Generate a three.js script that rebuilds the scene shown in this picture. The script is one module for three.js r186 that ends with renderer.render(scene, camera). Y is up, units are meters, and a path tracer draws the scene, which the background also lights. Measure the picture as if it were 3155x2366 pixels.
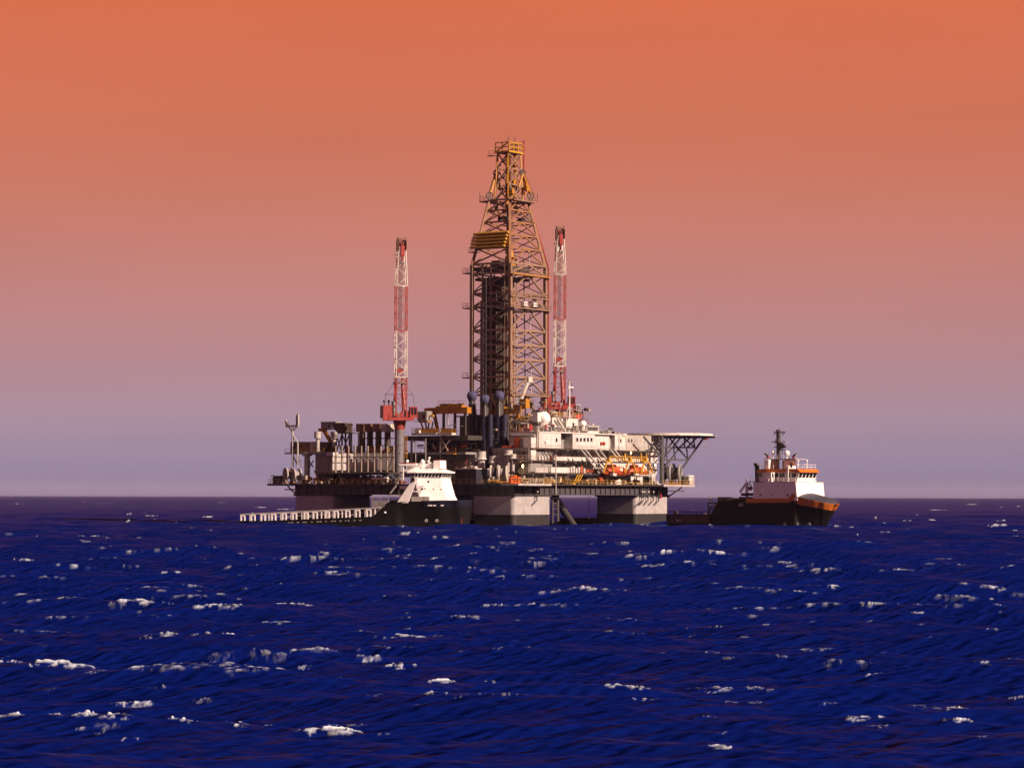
import * as THREE from 'three';
import { mergeGeometries } from 'three/addons/utils/BufferGeometryUtils.js';
import { RoundedBoxGeometry } from 'three/addons/geometries/RoundedBoxGeometry.js';

// ------------------------------------------------------------------ camera, sky, sun, exposure
const scene = new THREE.Scene();
const CAM_D = 750, CAM_H = 7.8, K = 0.085 / 750;      // camera distance (m), eye height (m), radians per photo pixel
const camera = new THREE.PerspectiveCamera(2 * Math.atan(2366 * K / 2) * 180 / Math.PI, 1024 / 767, 1, 60000);
camera.position.set(0, CAM_H, CAM_D);
camera.lookAt(0, CAM_H + 346 * K * CAM_D, 0);
camera.rotateZ(0.0022);                                 // the horizon leans a little
const renderer = new THREE.WebGLRenderer({ antialias: true });
renderer.toneMapping = THREE.LinearToneMapping;
renderer.toneMappingExposure = 1.8;
renderer.shadowMap.enabled = true;

const smooth = (a, b, x) => { const t = Math.min(1, Math.max(0, (x - a) / (b - a))); return t * t * (3 - 2 * t); };
const toLin = (c) => { c /= 255; return c <= 0.04045 ? c / 12.92 : Math.pow((c + 0.055) / 1.055, 2.4); };
function hash2(i, j) { let h = (Math.imul(i, 374761393) + Math.imul(j, 668265263)) | 0; h = Math.imul(h ^ (h >>> 13), 1274126177); return ((h ^ (h >>> 16)) >>> 0) / 4294967296; }
function vnoise(x, y) {
  const i = Math.floor(x), j = Math.floor(y); let f = x - i, g = y - j; f = f * f * (3 - 2 * f); g = g * g * (3 - 2 * g);
  return (hash2(i, j) * (1 - f) + hash2(i + 1, j) * f) * (1 - g) + (hash2(i, j + 1) * (1 - f) + hash2(i + 1, j + 1) * f) * g;
}
const fbmR = (x, y, n = 5) => { let s = 0, a = 0.5, t = 0; for (let k = 0; k < n; k++) { s += a * vnoise(x, y); t += a; x = x * 2.1 + 11.3; y = y * 2.1 + 3.9; a *= 0.66; } return s / t; };
const fbm = (x, y, n = 4) => { let s = 0, a = 0.5, t = 0; for (let k = 0; k < n; k++) { s += a * vnoise(x, y); t += a; x = x * 2.03 + 17.1; y = y * 2.03 + 5.7; a *= 0.5; } return s / t; };
function rng(seed) { let a = seed >>> 0; return () => { a = (a + 0x6D2B79F5) | 0; let t = Math.imul(a ^ (a >>> 15), 1 | a); t = (t + Math.imul(t ^ (t >>> 7), 61 | t)) ^ t; return ((t ^ (t >>> 14)) >>> 0) / 4294967296; }; }

{ // dusk sky: mauve haze on the horizon, a salmon and orange belt above it, dusky violet overhead
  const stops = [[-90, 60, 55, 95], [-3, 128, 118, 148], [0, 126, 116, 148], [0.7, 149, 133, 159], [1.6, 170, 141, 157], [3.45, 189, 134, 134], [5.3, 200, 126, 112], [7.15, 207, 117, 92], [9.9, 217, 112, 77], [13, 204, 102, 74],
    [20, 146, 84, 82], [32, 84, 62, 84], [50, 52, 47, 80], [90, 38, 39, 72]];
  const W = 1024, H = 2048, d = new Float32Array(W * H * 4), ex = 1 / 1.8;
  for (let j = 0; j < H; j++) {
    const el = ((j + 0.5) / H - 0.5) * 180;
    let k = 0; while (k < stops.length - 2 && el > stops[k + 1][0]) k++;
    const a = stops[k], b = stops[k + 1], t = Math.min(1, Math.max(0, (el - a[0]) / (b[0] - a[0])));
    const c = [1, 2, 3].map((n) => toLin(a[n] + (b[n] - a[n]) * t) * ex);
    for (let i = 0; i < W; i++) {
      const ang = i / W * 2 * Math.PI, m = 1 + 0.11 * (fbm(9 + 6 * Math.cos(ang) + el * 0.11, 9 + 6 * Math.sin(ang) + el * 0.42, 4) - 0.5) * (el > 0 ? 1 : 0);
      const o = (j * W + i) * 4; d[o] = c[0] * m; d[o + 1] = c[1] * m; d[o + 2] = c[2] * m; d[o + 3] = 1;
    }
  }
  const sky = new THREE.DataTexture(d, W, H, THREE.RGBAFormat, THREE.FloatType);
  sky.mapping = THREE.EquirectangularReflectionMapping; sky.colorSpace = THREE.LinearSRGBColorSpace; sky.magFilter = sky.minFilter = THREE.LinearFilter; sky.needsUpdate = true;
  scene.background = sky; scene.environment = sky;
}
const sun = new THREE.DirectionalLight(new THREE.Color(1, 0.73, 0.56), 5);
{ const az = 36 * Math.PI / 180, el = 31 * Math.PI / 180;
  sun.position.set(Math.cos(az) * Math.cos(el) * 400, Math.sin(el) * 400, Math.sin(az) * Math.cos(el) * 400); }
sun.castShadow = true; sun.shadow.mapSize.set(4096, 4096); sun.shadow.radius = 1;
Object.assign(sun.shadow.camera, { left: -140, right: 140, top: 140, bottom: -140, near: 1, far: 1200 });
scene.add(sun, sun.target);
scene.fog = new THREE.FogExp2(new THREE.Color(0.76, 0.70, 0.95), 0.000013);

// ------------------------------------------------------------------ textures and materials
function dataTex(n, fn, srgb) {
  const d = new Uint8Array(n * n * 4);
  for (let j = 0; j < n; j++) for (let i = 0; i < n; i++) { const c = fn(i / n, j / n, i, j), o = (j * n + i) * 4; d[o] = c[0]; d[o + 1] = c[1]; d[o + 2] = c[2]; d[o + 3] = 255; }
  const t = new THREE.DataTexture(d, n, n); t.wrapS = t.wrapT = THREE.RepeatWrapping; t.magFilter = THREE.LinearFilter; t.minFilter = THREE.LinearMipmapLinearFilter; t.generateMipmaps = true;
  if (srgb) t.colorSpace = THREE.SRGBColorSpace; t.needsUpdate = true; return t;
}
// weathered paint: mottling, run-off streaks and rust specks; one tile is 16 m
const tnoise = (x, y, p) => { // noise that repeats every p cells
  const i = Math.floor(x), j = Math.floor(y); let f = x - i, g = y - j; f = f * f * (3 - 2 * f); g = g * g * (3 - 2 * g); const w = (a) => ((a % p) + p) % p;
  return (hash2(w(i), w(j)) * (1 - f) + hash2(w(i + 1), w(j)) * f) * (1 - g) + (hash2(w(i), w(j + 1)) * (1 - f) + hash2(w(i + 1), w(j + 1)) * f) * g;
};
const paintTex = (rust, wear = 1) => dataTex(512, (x, y) => {
  const mott = 0.5 * tnoise(x * 16, y * 16, 16) + 0.3 * tnoise(x * 48 + 3, y * 48, 48) + 0.2 * tnoise(x * 160, y * 160, 160);
  const st = tnoise(x * 128, y * 5 + 2, 640 / 5 | 0), streak = smooth(0.66, 0.95, st) * smooth(0.35, 0.7, tnoise(x * 20, y * 8, 40));
  const rs = smooth(0.72, 0.9, tnoise(x * 70 + 9, y * 40, 280)) * smooth(0.5, 0.75, tnoise(x * 12, y * 12, 12));
  const b = 1 - wear * (0.16 * (1 - mott) + 0.14 * streak); const r = rust * Math.max(rs * 0.9, streak * 0.55);
  const mix = (a, c) => Math.round(255 * Math.min(1, Math.max(0, b * (1 - r) + r * c)) * a);
  return [mix(1, 0.62), mix(1, 0.40), mix(1, 0.29)];
}, true);
const texClean = paintTex(0.15, 0.5), texLight = paintTex(0.35), texRust = paintTex(1);
const C = (r, g, b) => new THREE.Color().setRGB(r, g, b);
const paint = (c, rough = 0.55, map = texLight, metal = 0) => new THREE.MeshStandardMaterial({ color: c, roughness: rough, metalness: metal, map });
const M = {
  white: paint(C(0.64, 0.62, 0.61), 0.5), cream: paint(C(0.528, 0.496, 0.44), 0.6), shipWhite: paint(C(0.86, 0.85, 0.84), 0.42, texClean),
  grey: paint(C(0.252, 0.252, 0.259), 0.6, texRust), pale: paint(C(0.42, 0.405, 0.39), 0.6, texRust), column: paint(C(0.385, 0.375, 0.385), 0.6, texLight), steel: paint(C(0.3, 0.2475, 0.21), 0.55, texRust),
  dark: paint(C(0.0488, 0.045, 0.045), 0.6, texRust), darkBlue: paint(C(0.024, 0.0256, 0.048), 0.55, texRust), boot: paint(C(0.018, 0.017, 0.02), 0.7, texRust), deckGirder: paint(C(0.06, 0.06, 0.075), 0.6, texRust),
  hullBlack: new THREE.MeshPhysicalMaterial({ color: C(0.006, 0.0052, 0.006), roughness: 0.6, specularIntensity: 0.35, map: texRust }), hullBlue: new THREE.MeshPhysicalMaterial({ color: C(0.012, 0.013, 0.03), roughness: 0.5, specularIntensity: 0.5, map: texLight }), hullRed: paint(C(0.06, 0.0132, 0.0072), 0.5, texRust),
  red: paint(C(0.30, 0.03, 0.026), 0.5, texLight), yellow: paint(C(0.527, 0.289, 0.0255), 0.5, texLight), ochre: paint(C(0.4, 0.176, 0.016), 0.5, texRust), orange: paint(C(0.544, 0.104, 0.016), 0.45, texLight), bandOrange: paint(C(0.595, 0.17, 0.017), 0.45, texLight),
  drill: paint(C(0.07, 0.0525, 0.042), 0.55, texRust, 0.3), tankBlue: paint(C(0.018, 0.02, 0.055), 0.4, texLight), tarp: paint(C(0.06, 0.062, 0.15), 0.85, texLight), rope: paint(C(0.05, 0.04, 0.035), 0.9, null),
  derrick: paint(C(0.27, 0.175, 0.12), 0.55, texRust), derrickTopCast: paint(C(0.29, 0.14, 0.065), 0.55, texRust), whaleback: paint(C(0.045, 0.047, 0.07), 0.6, texLight), boomRed: paint(C(0.30, 0.045, 0.035), 0.55, texRust), boomWhite: paint(C(0.55, 0.50, 0.45), 0.55, texRust),  // orange cast over the tower top is put into the upper derrick colour
  boatOrange: paint(C(0.42, 0.075, 0.02), 0.45, texLight), pedestal: paint(C(0.17, 0.165, 0.19), 0.5, texRust), panelGrey: paint(C(0.30, 0.27, 0.26), 0.6, texRust),
  brown: paint(C(0.231, 0.119, 0.077), 0.7, texRust), deckGreen: paint(C(0.07, 0.084, 0.105), 0.75, texLight), teal: paint(C(0.12, 0.165, 0.165), 0.6, texLight),
  glass: new THREE.MeshPhysicalMaterial({ color: C(0.012, 0.012, 0.016), roughness: 0.18, metalness: 0 }),
  lampGlass: new THREE.MeshStandardMaterial({ color: C(0.9, 0.8, 0.6), emissive: C(1, 0.55, 0.18), emissiveIntensity: 4, roughness: 0.3 }),
  flag: new THREE.MeshStandardMaterial({ color: C(0.4, 0.05, 0.03), roughness: 0.95, side: THREE.DoubleSide }),
};
for (const [k, m] of Object.entries(M)) m.name = k;

// ------------------------------------------------------------------ frames of reference and builders
const CU = 1577.5, VH = (u) => 1529 + (u - CU) * 0.0022;       // photo centre column and horizon row, used to survey sizes
class Frame {
  constructor(ox, oz, deg) { this.ox = ox; this.oz = oz; this.th = deg * Math.PI / 180; this.c = Math.cos(this.th); this.s = Math.sin(this.th); }
  world(x, z) { return [this.ox + x * this.c + z * this.s, this.oz - x * this.s + z * this.c]; }
  xAt(u, z) { const t = (u - CU) * K; return (t * (CAM_D - this.oz - z * this.c) - this.ox - z * this.s) / (this.c - t * this.s); }
  zAt(u, x) { const t = (u - CU) * K; return (t * (CAM_D - this.oz + x * this.s) - this.ox - x * this.c) / (this.s + t * this.c); }
  yAt(u, v, x, z) { return CAM_H + (VH(u) - v) * K * (CAM_D - this.world(x, z)[1]); }
  pz(u, v, z) { const x = this.xAt(u, z); return [x, this.yAt(u, v, x, z), z]; }
  px(u, v, x) { const z = this.zAt(u, x); return [x, this.yAt(u, v, x, z), z]; }
}
const used = {};
const numbered = (n) => { used[n] = (used[n] ?? -1) + 1; return used[n] ? `${n}_${String(used[n]).padStart(3, '0')}` : n; };
const geoCache = new Map();
const cached = (key, make) => { if (!geoCache.has(key)) geoCache.set(key, make()); return geoCache.get(key); };
function metreUV(g) { // uv in metres / 16 from the dominant axis of each face
  const p = g.attributes.position, n = g.attributes.normal, uv = new Float32Array(p.count * 2);
  for (let i = 0; i < p.count; i++) {
    const ax = Math.abs(n.getX(i)), ay = Math.abs(n.getY(i)), az = Math.abs(n.getZ(i)), x = p.getX(i), y = p.getY(i), z = p.getZ(i);
    const [a, b] = ax > ay && ax > az ? [z, y] : ay > az ? [x, z] : [x, y]; uv[2 * i] = a / 16 + 0.37; uv[2 * i + 1] = b / 16 + 0.21;
  }
  g.setAttribute('uv', new THREE.BufferAttribute(uv, 2)); return g;
}
const r3 = (x) => Math.round(x * 1000) / 1000;
const boxGeo = (w, h, d) => cached(`b${r3(w)}_${r3(h)}_${r3(d)}`, () => metreUV(new THREE.BoxGeometry(w, h, d)));
const rboxGeo = (w, h, d, r) => cached(`r${r3(w)}_${r3(h)}_${r3(d)}_${r}`, () => metreUV(new RoundedBoxGeometry(w, h, d, 3, r)));
const cylGeo = (r1, r2, h, n = 12) => cached(`c${r3(r1)}_${r3(r2)}_${r3(h)}_${n}`, () => metreUV(new THREE.CylinderGeometry(r2, r1, h, n)));
const UP = new THREE.Vector3(0, 1, 0);
const V = (a) => new THREE.Vector3(a[0], a[1], a[2]);
function shade(m) { m.castShadow = m.receiveShadow = true; return m; }
function barQuat(a, b) { // local y along the bar, local x horizontal
  const d = V(b).sub(V(a)).normalize(); const x = Math.abs(d.y) > 0.999 ? new THREE.Vector3(1, 0, 0) : new THREE.Vector3().crossVectors(UP, d).normalize();
  const z = new THREE.Vector3().crossVectors(x, d).normalize(); return new THREE.Quaternion().setFromRotationMatrix(new THREE.Matrix4().makeBasis(x, d, z));
}
const barGeoAt = (a, b, w, round) => { const L = V(a).distanceTo(V(b)); const g = (round ? new THREE.CylinderGeometry(w / 2, w / 2, L, 6) : new THREE.BoxGeometry(w, L, w)); return metreUV(g).applyQuaternion(barQuat(a, b)).translate((a[0] + b[0]) / 2, (a[1] + b[1]) / 2, (a[2] + b[2]) / 2); };
const merge = (list) => mergeGeometries(list.map((g) => { const h = g.index ? g.toNonIndexed() : g.clone(); for (const k of Object.keys(h.attributes)) if (!['position', 'normal', 'uv'].includes(k)) h.deleteAttribute(k); return h; }));

class Thing {
  constructor(name, label, category, frame, at, group) {
    this.f = frame; this.at = at; const g = this.g = new THREE.Group(); g.name = numbered(name);
    const [X, Z] = frame.world(at[0], at[2]); g.position.set(X, at[1], Z); g.rotation.y = frame.th;
    g.userData = { label, category }; if (group) g.userData.group = group; scene.add(g);
  }
  put(name, geo, mat, pos, quat, parent) { // pos is in the frame, a part's own children are given in the frame too
    const m = shade(new THREE.Mesh(geo, mat)); m.name = name;
    const p = new THREE.Vector3(pos[0] - this.at[0], pos[1] - this.at[1], pos[2] - this.at[2]);
    if (parent) { p.sub(parent.userData0 ?? parent.position); parent.add(m); if (parent.quaternion.w < 0.99999) { const q = parent.quaternion.clone().invert(); p.applyQuaternion(q); m.quaternion.copy(q); if (quat) m.quaternion.multiply(quat); quat = null; } } else this.g.add(m);
    m.position.copy(p); if (quat) m.quaternion.copy(quat); return m;
  }
  box(name, x, y, z, mat, parent) {
    const s = (r) => (r[0] < r[1] ? r : [r[1], r[0]]); [x, y, z] = [s(x), s(y), s(z)];
    return this.put(name, boxGeo(x[1] - x[0], y[1] - y[0], z[1] - z[0]), mat, [(x[0] + x[1]) / 2, (y[0] + y[1]) / 2, (z[0] + z[1]) / 2], null, parent);
  }
  rbox(name, x, y, z, r, mat, parent) {
    const s = (q) => (q[0] < q[1] ? q : [q[1], q[0]]); [x, y, z] = [s(x), s(y), s(z)];
    return this.put(name, rboxGeo(x[1] - x[0], y[1] - y[0], z[1] - z[0], r), mat, [(x[0] + x[1]) / 2, (y[0] + y[1]) / 2, (z[0] + z[1]) / 2], null, parent);
  }
  bar(name, a, b, w, mat, parent) { const L = V(a).distanceTo(V(b)); return this.put(name, boxGeo(w, L, w), mat, [(a[0] + b[0]) / 2, (a[1] + b[1]) / 2, (a[2] + b[2]) / 2], barQuat(a, b), parent); }
  rod(name, a, b, r, mat, parent, r2 = r, n = 12) { const L = V(a).distanceTo(V(b)); return this.put(name, cylGeo(r, r2, L, n), mat, [(a[0] + b[0]) / 2, (a[1] + b[1]) / 2, (a[2] + b[2]) / 2], barQuat(a, b), parent); }
  ball(name, c, r, mat, parent, sc = [1, 1, 1]) { return this.put(name, cached(`s${r3(r)}_${sc}`, () => metreUV(new THREE.SphereGeometry(r, 20, 14).scale(...sc))), mat, c, null, parent); }
  geo(name, g, mat, parent, stuff) { // geometry given in frame coordinates
    const h = g.clone().translate(-this.at[0], -this.at[1], -this.at[2]); const m = shade(new THREE.Mesh(h, mat)); m.name = name; if (stuff) m.userData.kind = 'stuff';
    if (parent) { m.position.copy(parent.position).negate(); parent.add(m); } else this.g.add(m); return m;
  }
  // side view (x, y) outline pushed through z0..z1
  prism(name, pts, z0, z1, mat, parent) { const sh = new THREE.Shape(pts.map((p) => new THREE.Vector2(p[0], p[1]))); const g = metreUV(new THREE.ExtrudeGeometry(sh, { depth: z1 - z0, bevelEnabled: false }).translate(0, 0, z0)); return this.geo(name, g, mat, parent); }
  rail(pts, mat = M.yellow, h = 1.1, parent, name = 'railing', step = 1.8, w = 0.07) {
    const gs = [];
    for (let i = 0; i + 1 < pts.length; i++) {
      const a = pts[i], b = pts[i + 1], L = V(a).distanceTo(V(b)), n = Math.max(1, Math.round(L / step));
      for (let k = i ? 1 : 0; k <= n; k++) { const t = k / n, p = [a[0] + (b[0] - a[0]) * t, a[1] + (b[1] - a[1]) * t, a[2] + (b[2] - a[2]) * t]; gs.push(barGeoAt(p, [p[0], p[1] + h, p[2]], w)); }
      for (const y of [0.45, 1]) gs.push(barGeoAt([a[0], a[1] + h * y, a[2]], [b[0], b[1] + h * y, b[2]], w));
    }
    return this.geo(name, merge(gs), mat, parent);
  }
  ladder(a, b, w, mat, parent, name = 'ladder') {
    const gs = [], d = V(b).sub(V(a)), n = Math.round(d.length() / 0.5); const s = [w / 2, 0, 0];
    gs.push(barGeoAt([a[0] - w / 2, a[1], a[2]], [b[0] - w / 2, b[1], b[2]], 0.09), barGeoAt([a[0] + w / 2, a[1], a[2]], [b[0] + w / 2, b[1], b[2]], 0.09));
    for (let k = 1; k < n; k++) { const p = V(a).addScaledVector(d, k / n); gs.push(barGeoAt([p.x - w / 2, p.y, p.z], [p.x + w / 2, p.y, p.z], 0.06)); }
    return this.geo(name, merge(gs), mat, parent);
  }
}
// a tangle of pipes, valves, trays and cabinets too small to pick apart
function clutter(name, label, category, frame, x, y, z, n, seed, mats) {
  const t = new Thing(name, label, category, frame, [(x[0] + x[1]) / 2, y[0], (z[0] + z[1]) / 2]), R = rng(seed), sets = mats.map(() => []);
  t.g.userData.kind = 'stuff';
  for (let i = 0; i < n; i++) {
    const k = Math.floor(R() * mats.length), px = x[0] + R() * (x[1] - x[0]), pz = z[0] + R() * (z[1] - z[0]), H = y[1] - y[0], q = R();
    if (q < 0.42) { const h = (0.3 + 0.7 * R() * R()) * H; sets[k].push(barGeoAt([px, y[0], pz], [px, y[0] + h, pz], 0.08 + 0.22 * R() * R(), true)); }
    else if (q < 0.72) { const yy = y[0] + R() * H, L = 1 + 4 * R(), ax = R() < 0.5; const e = ax ? [Math.min(x[1], px + L), yy, pz] : [px, yy, Math.min(z[1], pz + L)]; if (V(e).distanceTo(V([px, yy, pz])) > 0.2) sets[k].push(barGeoAt([px, yy, pz], e, 0.08 + 0.2 * R() * R(), true)); }
    else { const w = 0.4 + 1.3 * R() * R(), h = Math.min(H, 0.4 + 1.6 * R() * R()), d = 0.4 + 1.2 * R(); sets[k].push(metreUV(new THREE.BoxGeometry(w, h, d)).translate(px, y[0] + h / 2 + (R() < 0.4 ? R() * (H - h) : 0), pz)); }
  }
  sets.forEach((s, k) => s.length && t.geo(['pipework', 'cabinets', 'valves', 'fittings'][k % 4], merge(s), mats[k], null, true));
  return t;
}

// ------------------------------------------------------------------ the sea: one displaced sheet to the horizon, with breaking crests
{
  const R = rng(77), waves = [];
  for (let i = 0; i < 52; i++) {
    const t = i / 51, lam = 0.8 * Math.pow(44, Math.pow(t, 0.9)), spread = 1.15 - 0.55 * t, dir = Math.PI / 2 + 0.22 + (R() + R() - 1) * spread;
    const k = 2 * Math.PI / lam, steep = 0.042 + 0.034 * Math.sin(Math.pow(t, 0.8) * 3.14) - 0.01 * t, a = steep / k * (t > 0.85 ? 0.75 : 1);
    waves.push([k * Math.cos(dir), k * Math.sin(dir), a, R() * 6.283, lam, Math.cos(dir), Math.sin(dir)]);
  }
  // breaking crests seen in the photograph: column, row, length and height in photo pixels, strength
  const seen = [[100, 2075, 190, 34, 0.7], [245, 2090, 205, 44, 1.3], [480, 2088, 75, 30, 0.8], [560, 2080, 110, 40, 0.9], [640, 2066, 90, 22, 0.6], [800, 2066, 130, 20, 0.7], [860, 2085, 120, 26, 0.6], [940, 2050, 135, 40, 0.7],
    [1130, 2060, 90, 22, 0.8], [1215, 2080, 130, 26, 0.8], [1370, 2120, 90, 26, 1], [1340, 2168, 90, 26, 0.5], [70, 2220, 95, 26, 1.1], [235, 2214, 40, 18, 0.9], [320, 2222, 100, 22, 1], [360, 2250, 120, 28, 0.7],
    [365, 2188, 125, 20, 0.8], [250, 2284, 160, 22, 0.45], [400, 2288, 60, 14, 0.5], [1045, 2272, 190, 38, 1.3], [395, 1890, 170, 36, 1.2], [200, 1878, 30, 26, 0.7], [935, 1872, 150, 26, 1], [700, 1890, 170, 12, 0.8], [700, 1972, 140, 28, 1.1],
    [530, 1970, 120, 12, 0.6], [1275, 1964, 90, 28, 1.25], [1165, 1955, 50, 22, 0.7], [840, 1940, 110, 18, 0.5], [545, 1776, 72, 14, 1], [400, 1758, 60, 16, 0.7], [70, 1748, 66, 12, 0.9], [450, 1662, 66, 16, 0.9], [295, 1660, 45, 14, 0.7],
    [1255, 1656, 72, 10, 0.9], [1250, 1728, 60, 16, 0.7], [475, 1594, 60, 10, 0.6], [800, 1564, 40, 16, 1.2], [880, 1570, 52, 16, 1.2], [1480, 1646, 18, 10, 1], [1455, 1752, 24, 8, 0.8], [1450, 1784, 40, 10, 0.7], [1330, 1748, 40, 10, 0.7],
    [1960, 1720, 110, 14, 0.9], [2055, 1732, 80, 18, 1], [2210, 1735, 70, 16, 1], [2450, 1760, 70, 14, 0.9], [2650, 1748, 40, 20, 0.9], [2685, 1776, 44, 14, 0.9], [1660, 1710, 40, 14, 0.8], [1820, 1862, 100, 30, 0.8], [1740, 1956, 40, 22, 0.7],
    [1975, 2126, 60, 20, 1], [1920, 2150, 110, 30, 0.7], [1980, 2188, 44, 22, 0.9], [2200, 2140, 190, 18, 0.5], [2165, 1880, 40, 12, 0.8], [2720, 1912, 90, 16, 0.9], [2865, 1922, 44, 10, 0.8], [3120, 1860, 90, 16, 1], [2900, 1860, 90, 14, 0.6],
    [2950, 2206, 60, 24, 1], [2700, 2268, 130, 16, 0.7], [2920, 2234, 110, 18, 0.7], [2225, 2336, 40, 22, 0.9], [2640, 2092, 160, 12, 0.5], [2500, 2004, 110, 16, 0.5], [1500, 1890, 60, 14, 0.8], [1430, 1930, 110, 10, 0.6], [1540, 2024, 80, 14, 0.5],
    [2255, 1635, 26, 16, 1.2], [1945, 1640, 18, 10, 1], [2860, 1606, 44, 14, 1.1], [2890, 1572, 50, 10, 0.8], [3060, 1630, 60, 10, 0.8], [2720, 1645, 36, 8, 0.8], [3145, 1590, 20, 10, 1], [2790, 1540, 40, 6, 0.8], [3000, 1555, 40, 6, 0.7], [640, 1595, 40, 8, 0.6], [330, 1550, 36, 6, 0.8], [690, 1549, 40, 6, 0.7], [60, 1553, 24, 6, 0.8]];
  const crests = seen.map(([u, v, w, h, s], i) => { const dist = CAM_H / ((v - VH(u)) * K); return { x: (u - CU) * K * dist, z: CAM_D - dist, w: Math.max(0.5, w * K * dist * 0.56), d: Math.max(0.45, Math.min(0.022 * dist, h * K * dist * 0.8)), h: Math.min(0.8, h * K * dist * 0.34), s, tilt: (hash2(i, 5) - 0.62) * 0.5, id: i * 13.7 }; });
  for (let i = 0; i < 430; i++) { // the many smaller ones
    const v = 1534 + 760 * Math.pow(R(), 2.1), dist = CAM_H / ((v - 1529) * K), u = -350 + R() * 3850, w = 3 + 34 * R() * R() * R() + (v - 1534) * 0.05 * R();
    crests.push({ x: (u - CU) * K * dist, z: CAM_D - dist, w: Math.max(0.45, w * K * dist * 0.5), d: Math.min(0.02 * dist, Math.max(0.3, 7 * K * dist * (0.4 + R()))), h: 0.22 * R() * Math.min(1, w * K * dist) + 0.02, s: (dist < 420 ? 0.1 : 0.45) + 0.5 * R(), tilt: (R() - 0.55) * 0.7, id: 2000 + i * 7.3 });
  }
  const height = (x, z, lim) => { let y = 0; for (const w of waves) if (w[4] > lim) y += w[2] * Math.cos(w[0] * x + w[1] * z + w[3]); return y; };
  for (const c of crests) { // foam breaks on the tops of waves: move each patch to the nearest crest line, and keep it low and long
    const dist = CAM_D - c.z, reach = Math.min(9, dist * 0.035), lim = Math.max(1.5, dist * 0.01); let best = -9, bz = c.z;
    for (let k = -12; k <= 12; k++) { const z = c.z + reach * k / 12, q = height(c.x, z, lim) + 0.6 * height(c.x - c.w * 0.6, z, lim) + 0.6 * height(c.x + c.w * 0.6, z, lim) - 0.012 * Math.abs(k); if (q > best) { best = q; bz = z; } }
    c.z = bz; c.d = Math.min(c.d, 0.2 * c.w + 0.1); c.h = Math.min(c.h, 0.06 * c.w + 0.02);
    const far = smooth(450, 1000, dist); c.d = Math.max(c.d, far * dist * 0.0055); c.h = Math.max(c.h, far * (0.25 + 0.35 * hash2(c.id | 0, 3))); c.s += 0.35 * far;
  }
  const cell = 16, grid = new Map();
  for (const c of crests) { const rx = c.w * 1.5 + 1, rz = c.d * 4 + c.w * 0.5 + 1;
    for (let i = Math.floor((c.x - rx) / cell); i <= Math.floor((c.x + rx) / cell); i++) for (let j = Math.floor((c.z - rz) / cell); j <= Math.floor((c.z + rz) / cell); j++) { const key = i * 100003 + j; if (!grid.has(key)) grid.set(key, []); grid.get(key).push(c); } }
  const rows = []; for (let r = 76; r < 4000; r *= 1 + 0.0017 * Math.pow(Math.max(1, r / 200), 0.6)) rows.push(r); for (let r = 4010; r < 28000; r *= 1.06) rows.push(r); rows.push(28000);
  const RF = new Frame(0.65, 30, 56), LF = new Frame(-66.9, 23.6, -16), SF = new Frame(81.6 - 50 * Math.cos(42 * Math.PI / 180), 30 - 50 * Math.sin(42 * Math.PI / 180), -42);
  const wash = [[RF, 0, 17, -13, 0], [RF, 58.6, 75.6, -13, 0], [RF, 0, 17, -70.5, -57.5], [LF, 0, 50, -7, 7], [LF, 50, 59, -3, 3], [SF, 0, 40, -6, 6], [SF, 40, 46, -3, 3]];
  const NC = 820, half = 11.6 * Math.PI / 180, pos = [], col = [], uv = [], idx = [];
  const water = [0.0016, 0.0066, 0.092], foamC = [0.58, 0.66, 0.76];
  const ring = (r, ds, a0, a1, n) => { // one ring of vertices, displaced by every wave long enough for the spacing
    const cut = Math.max(0.8, ds * 2.6), ws = waves.filter((w) => w[4] > cut), fade = 1 - smooth(1800, 5000, r);
    for (let j = 0; j <= n; j++) {
      const a = a0 + (a1 - a0) * j / n; let x = r * Math.sin(a), z = CAM_D - r * Math.cos(a), y = 0, dx = 0, dz = 0, J = 0, sz = 0;
      const X = x, Z = z;
      if (fade > 0) {
        const gust = 0.6 + 0.8 * fbm(X * 0.012 + 40, Z * 0.012 + 9, 2);
        for (const w of ws) { const ph = w[0] * X + w[1] * Z + w[3], s = Math.sin(ph), c = Math.cos(ph), A = w[2] * gust * smooth(cut, cut * 1.5, w[4] + 0.3); y += A * c; dx -= w[5] * A * s; dz -= w[6] * A * s; J += A * c * (w[0] * w[5] + w[1] * w[6]); sz -= A * w[1] * s; }
        y *= fade; dx *= fade; dz *= fade;
      }
      let foam = 0;
      const near = grid.get(Math.floor(X / cell) * 100003 + Math.floor(Z / cell));
      if (near) for (const c of near) {
        const wig = (vnoise(X / (0.45 * c.w + 0.25) + c.id, 3.3) - 0.5) * 1.5 + (vnoise(X / (0.12 * c.w + 0.08) + c.id, 8.1) - 0.5) * 0.5;
        const lx = (X - c.x) / c.w, lz = (Z - c.z - (X - c.x) * c.tilt * 0.6) / c.d - wig; if (Math.abs(lx) > 1.3 || lz > 3.2 || lz < -3.2) continue;
        const end = 0.25 * (vnoise(c.id, 2.2) - 0.5), along = Math.max(0, 1 - Math.pow(Math.abs(lx * 0.85 + end), 2.5)), sx = 0.3 * c.w + 0.12, n1 = fbmR(X / sx + c.id, Z / (sx * 0.5 + 0.12) + y * 1.5 / sx + c.id, 6);
        y += c.h * along * (lz > 0 ? Math.exp(-lz * lz * 1.1) : Math.exp(-lz * lz * 0.3)) * (0.35 + 1.0 * n1);
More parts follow.
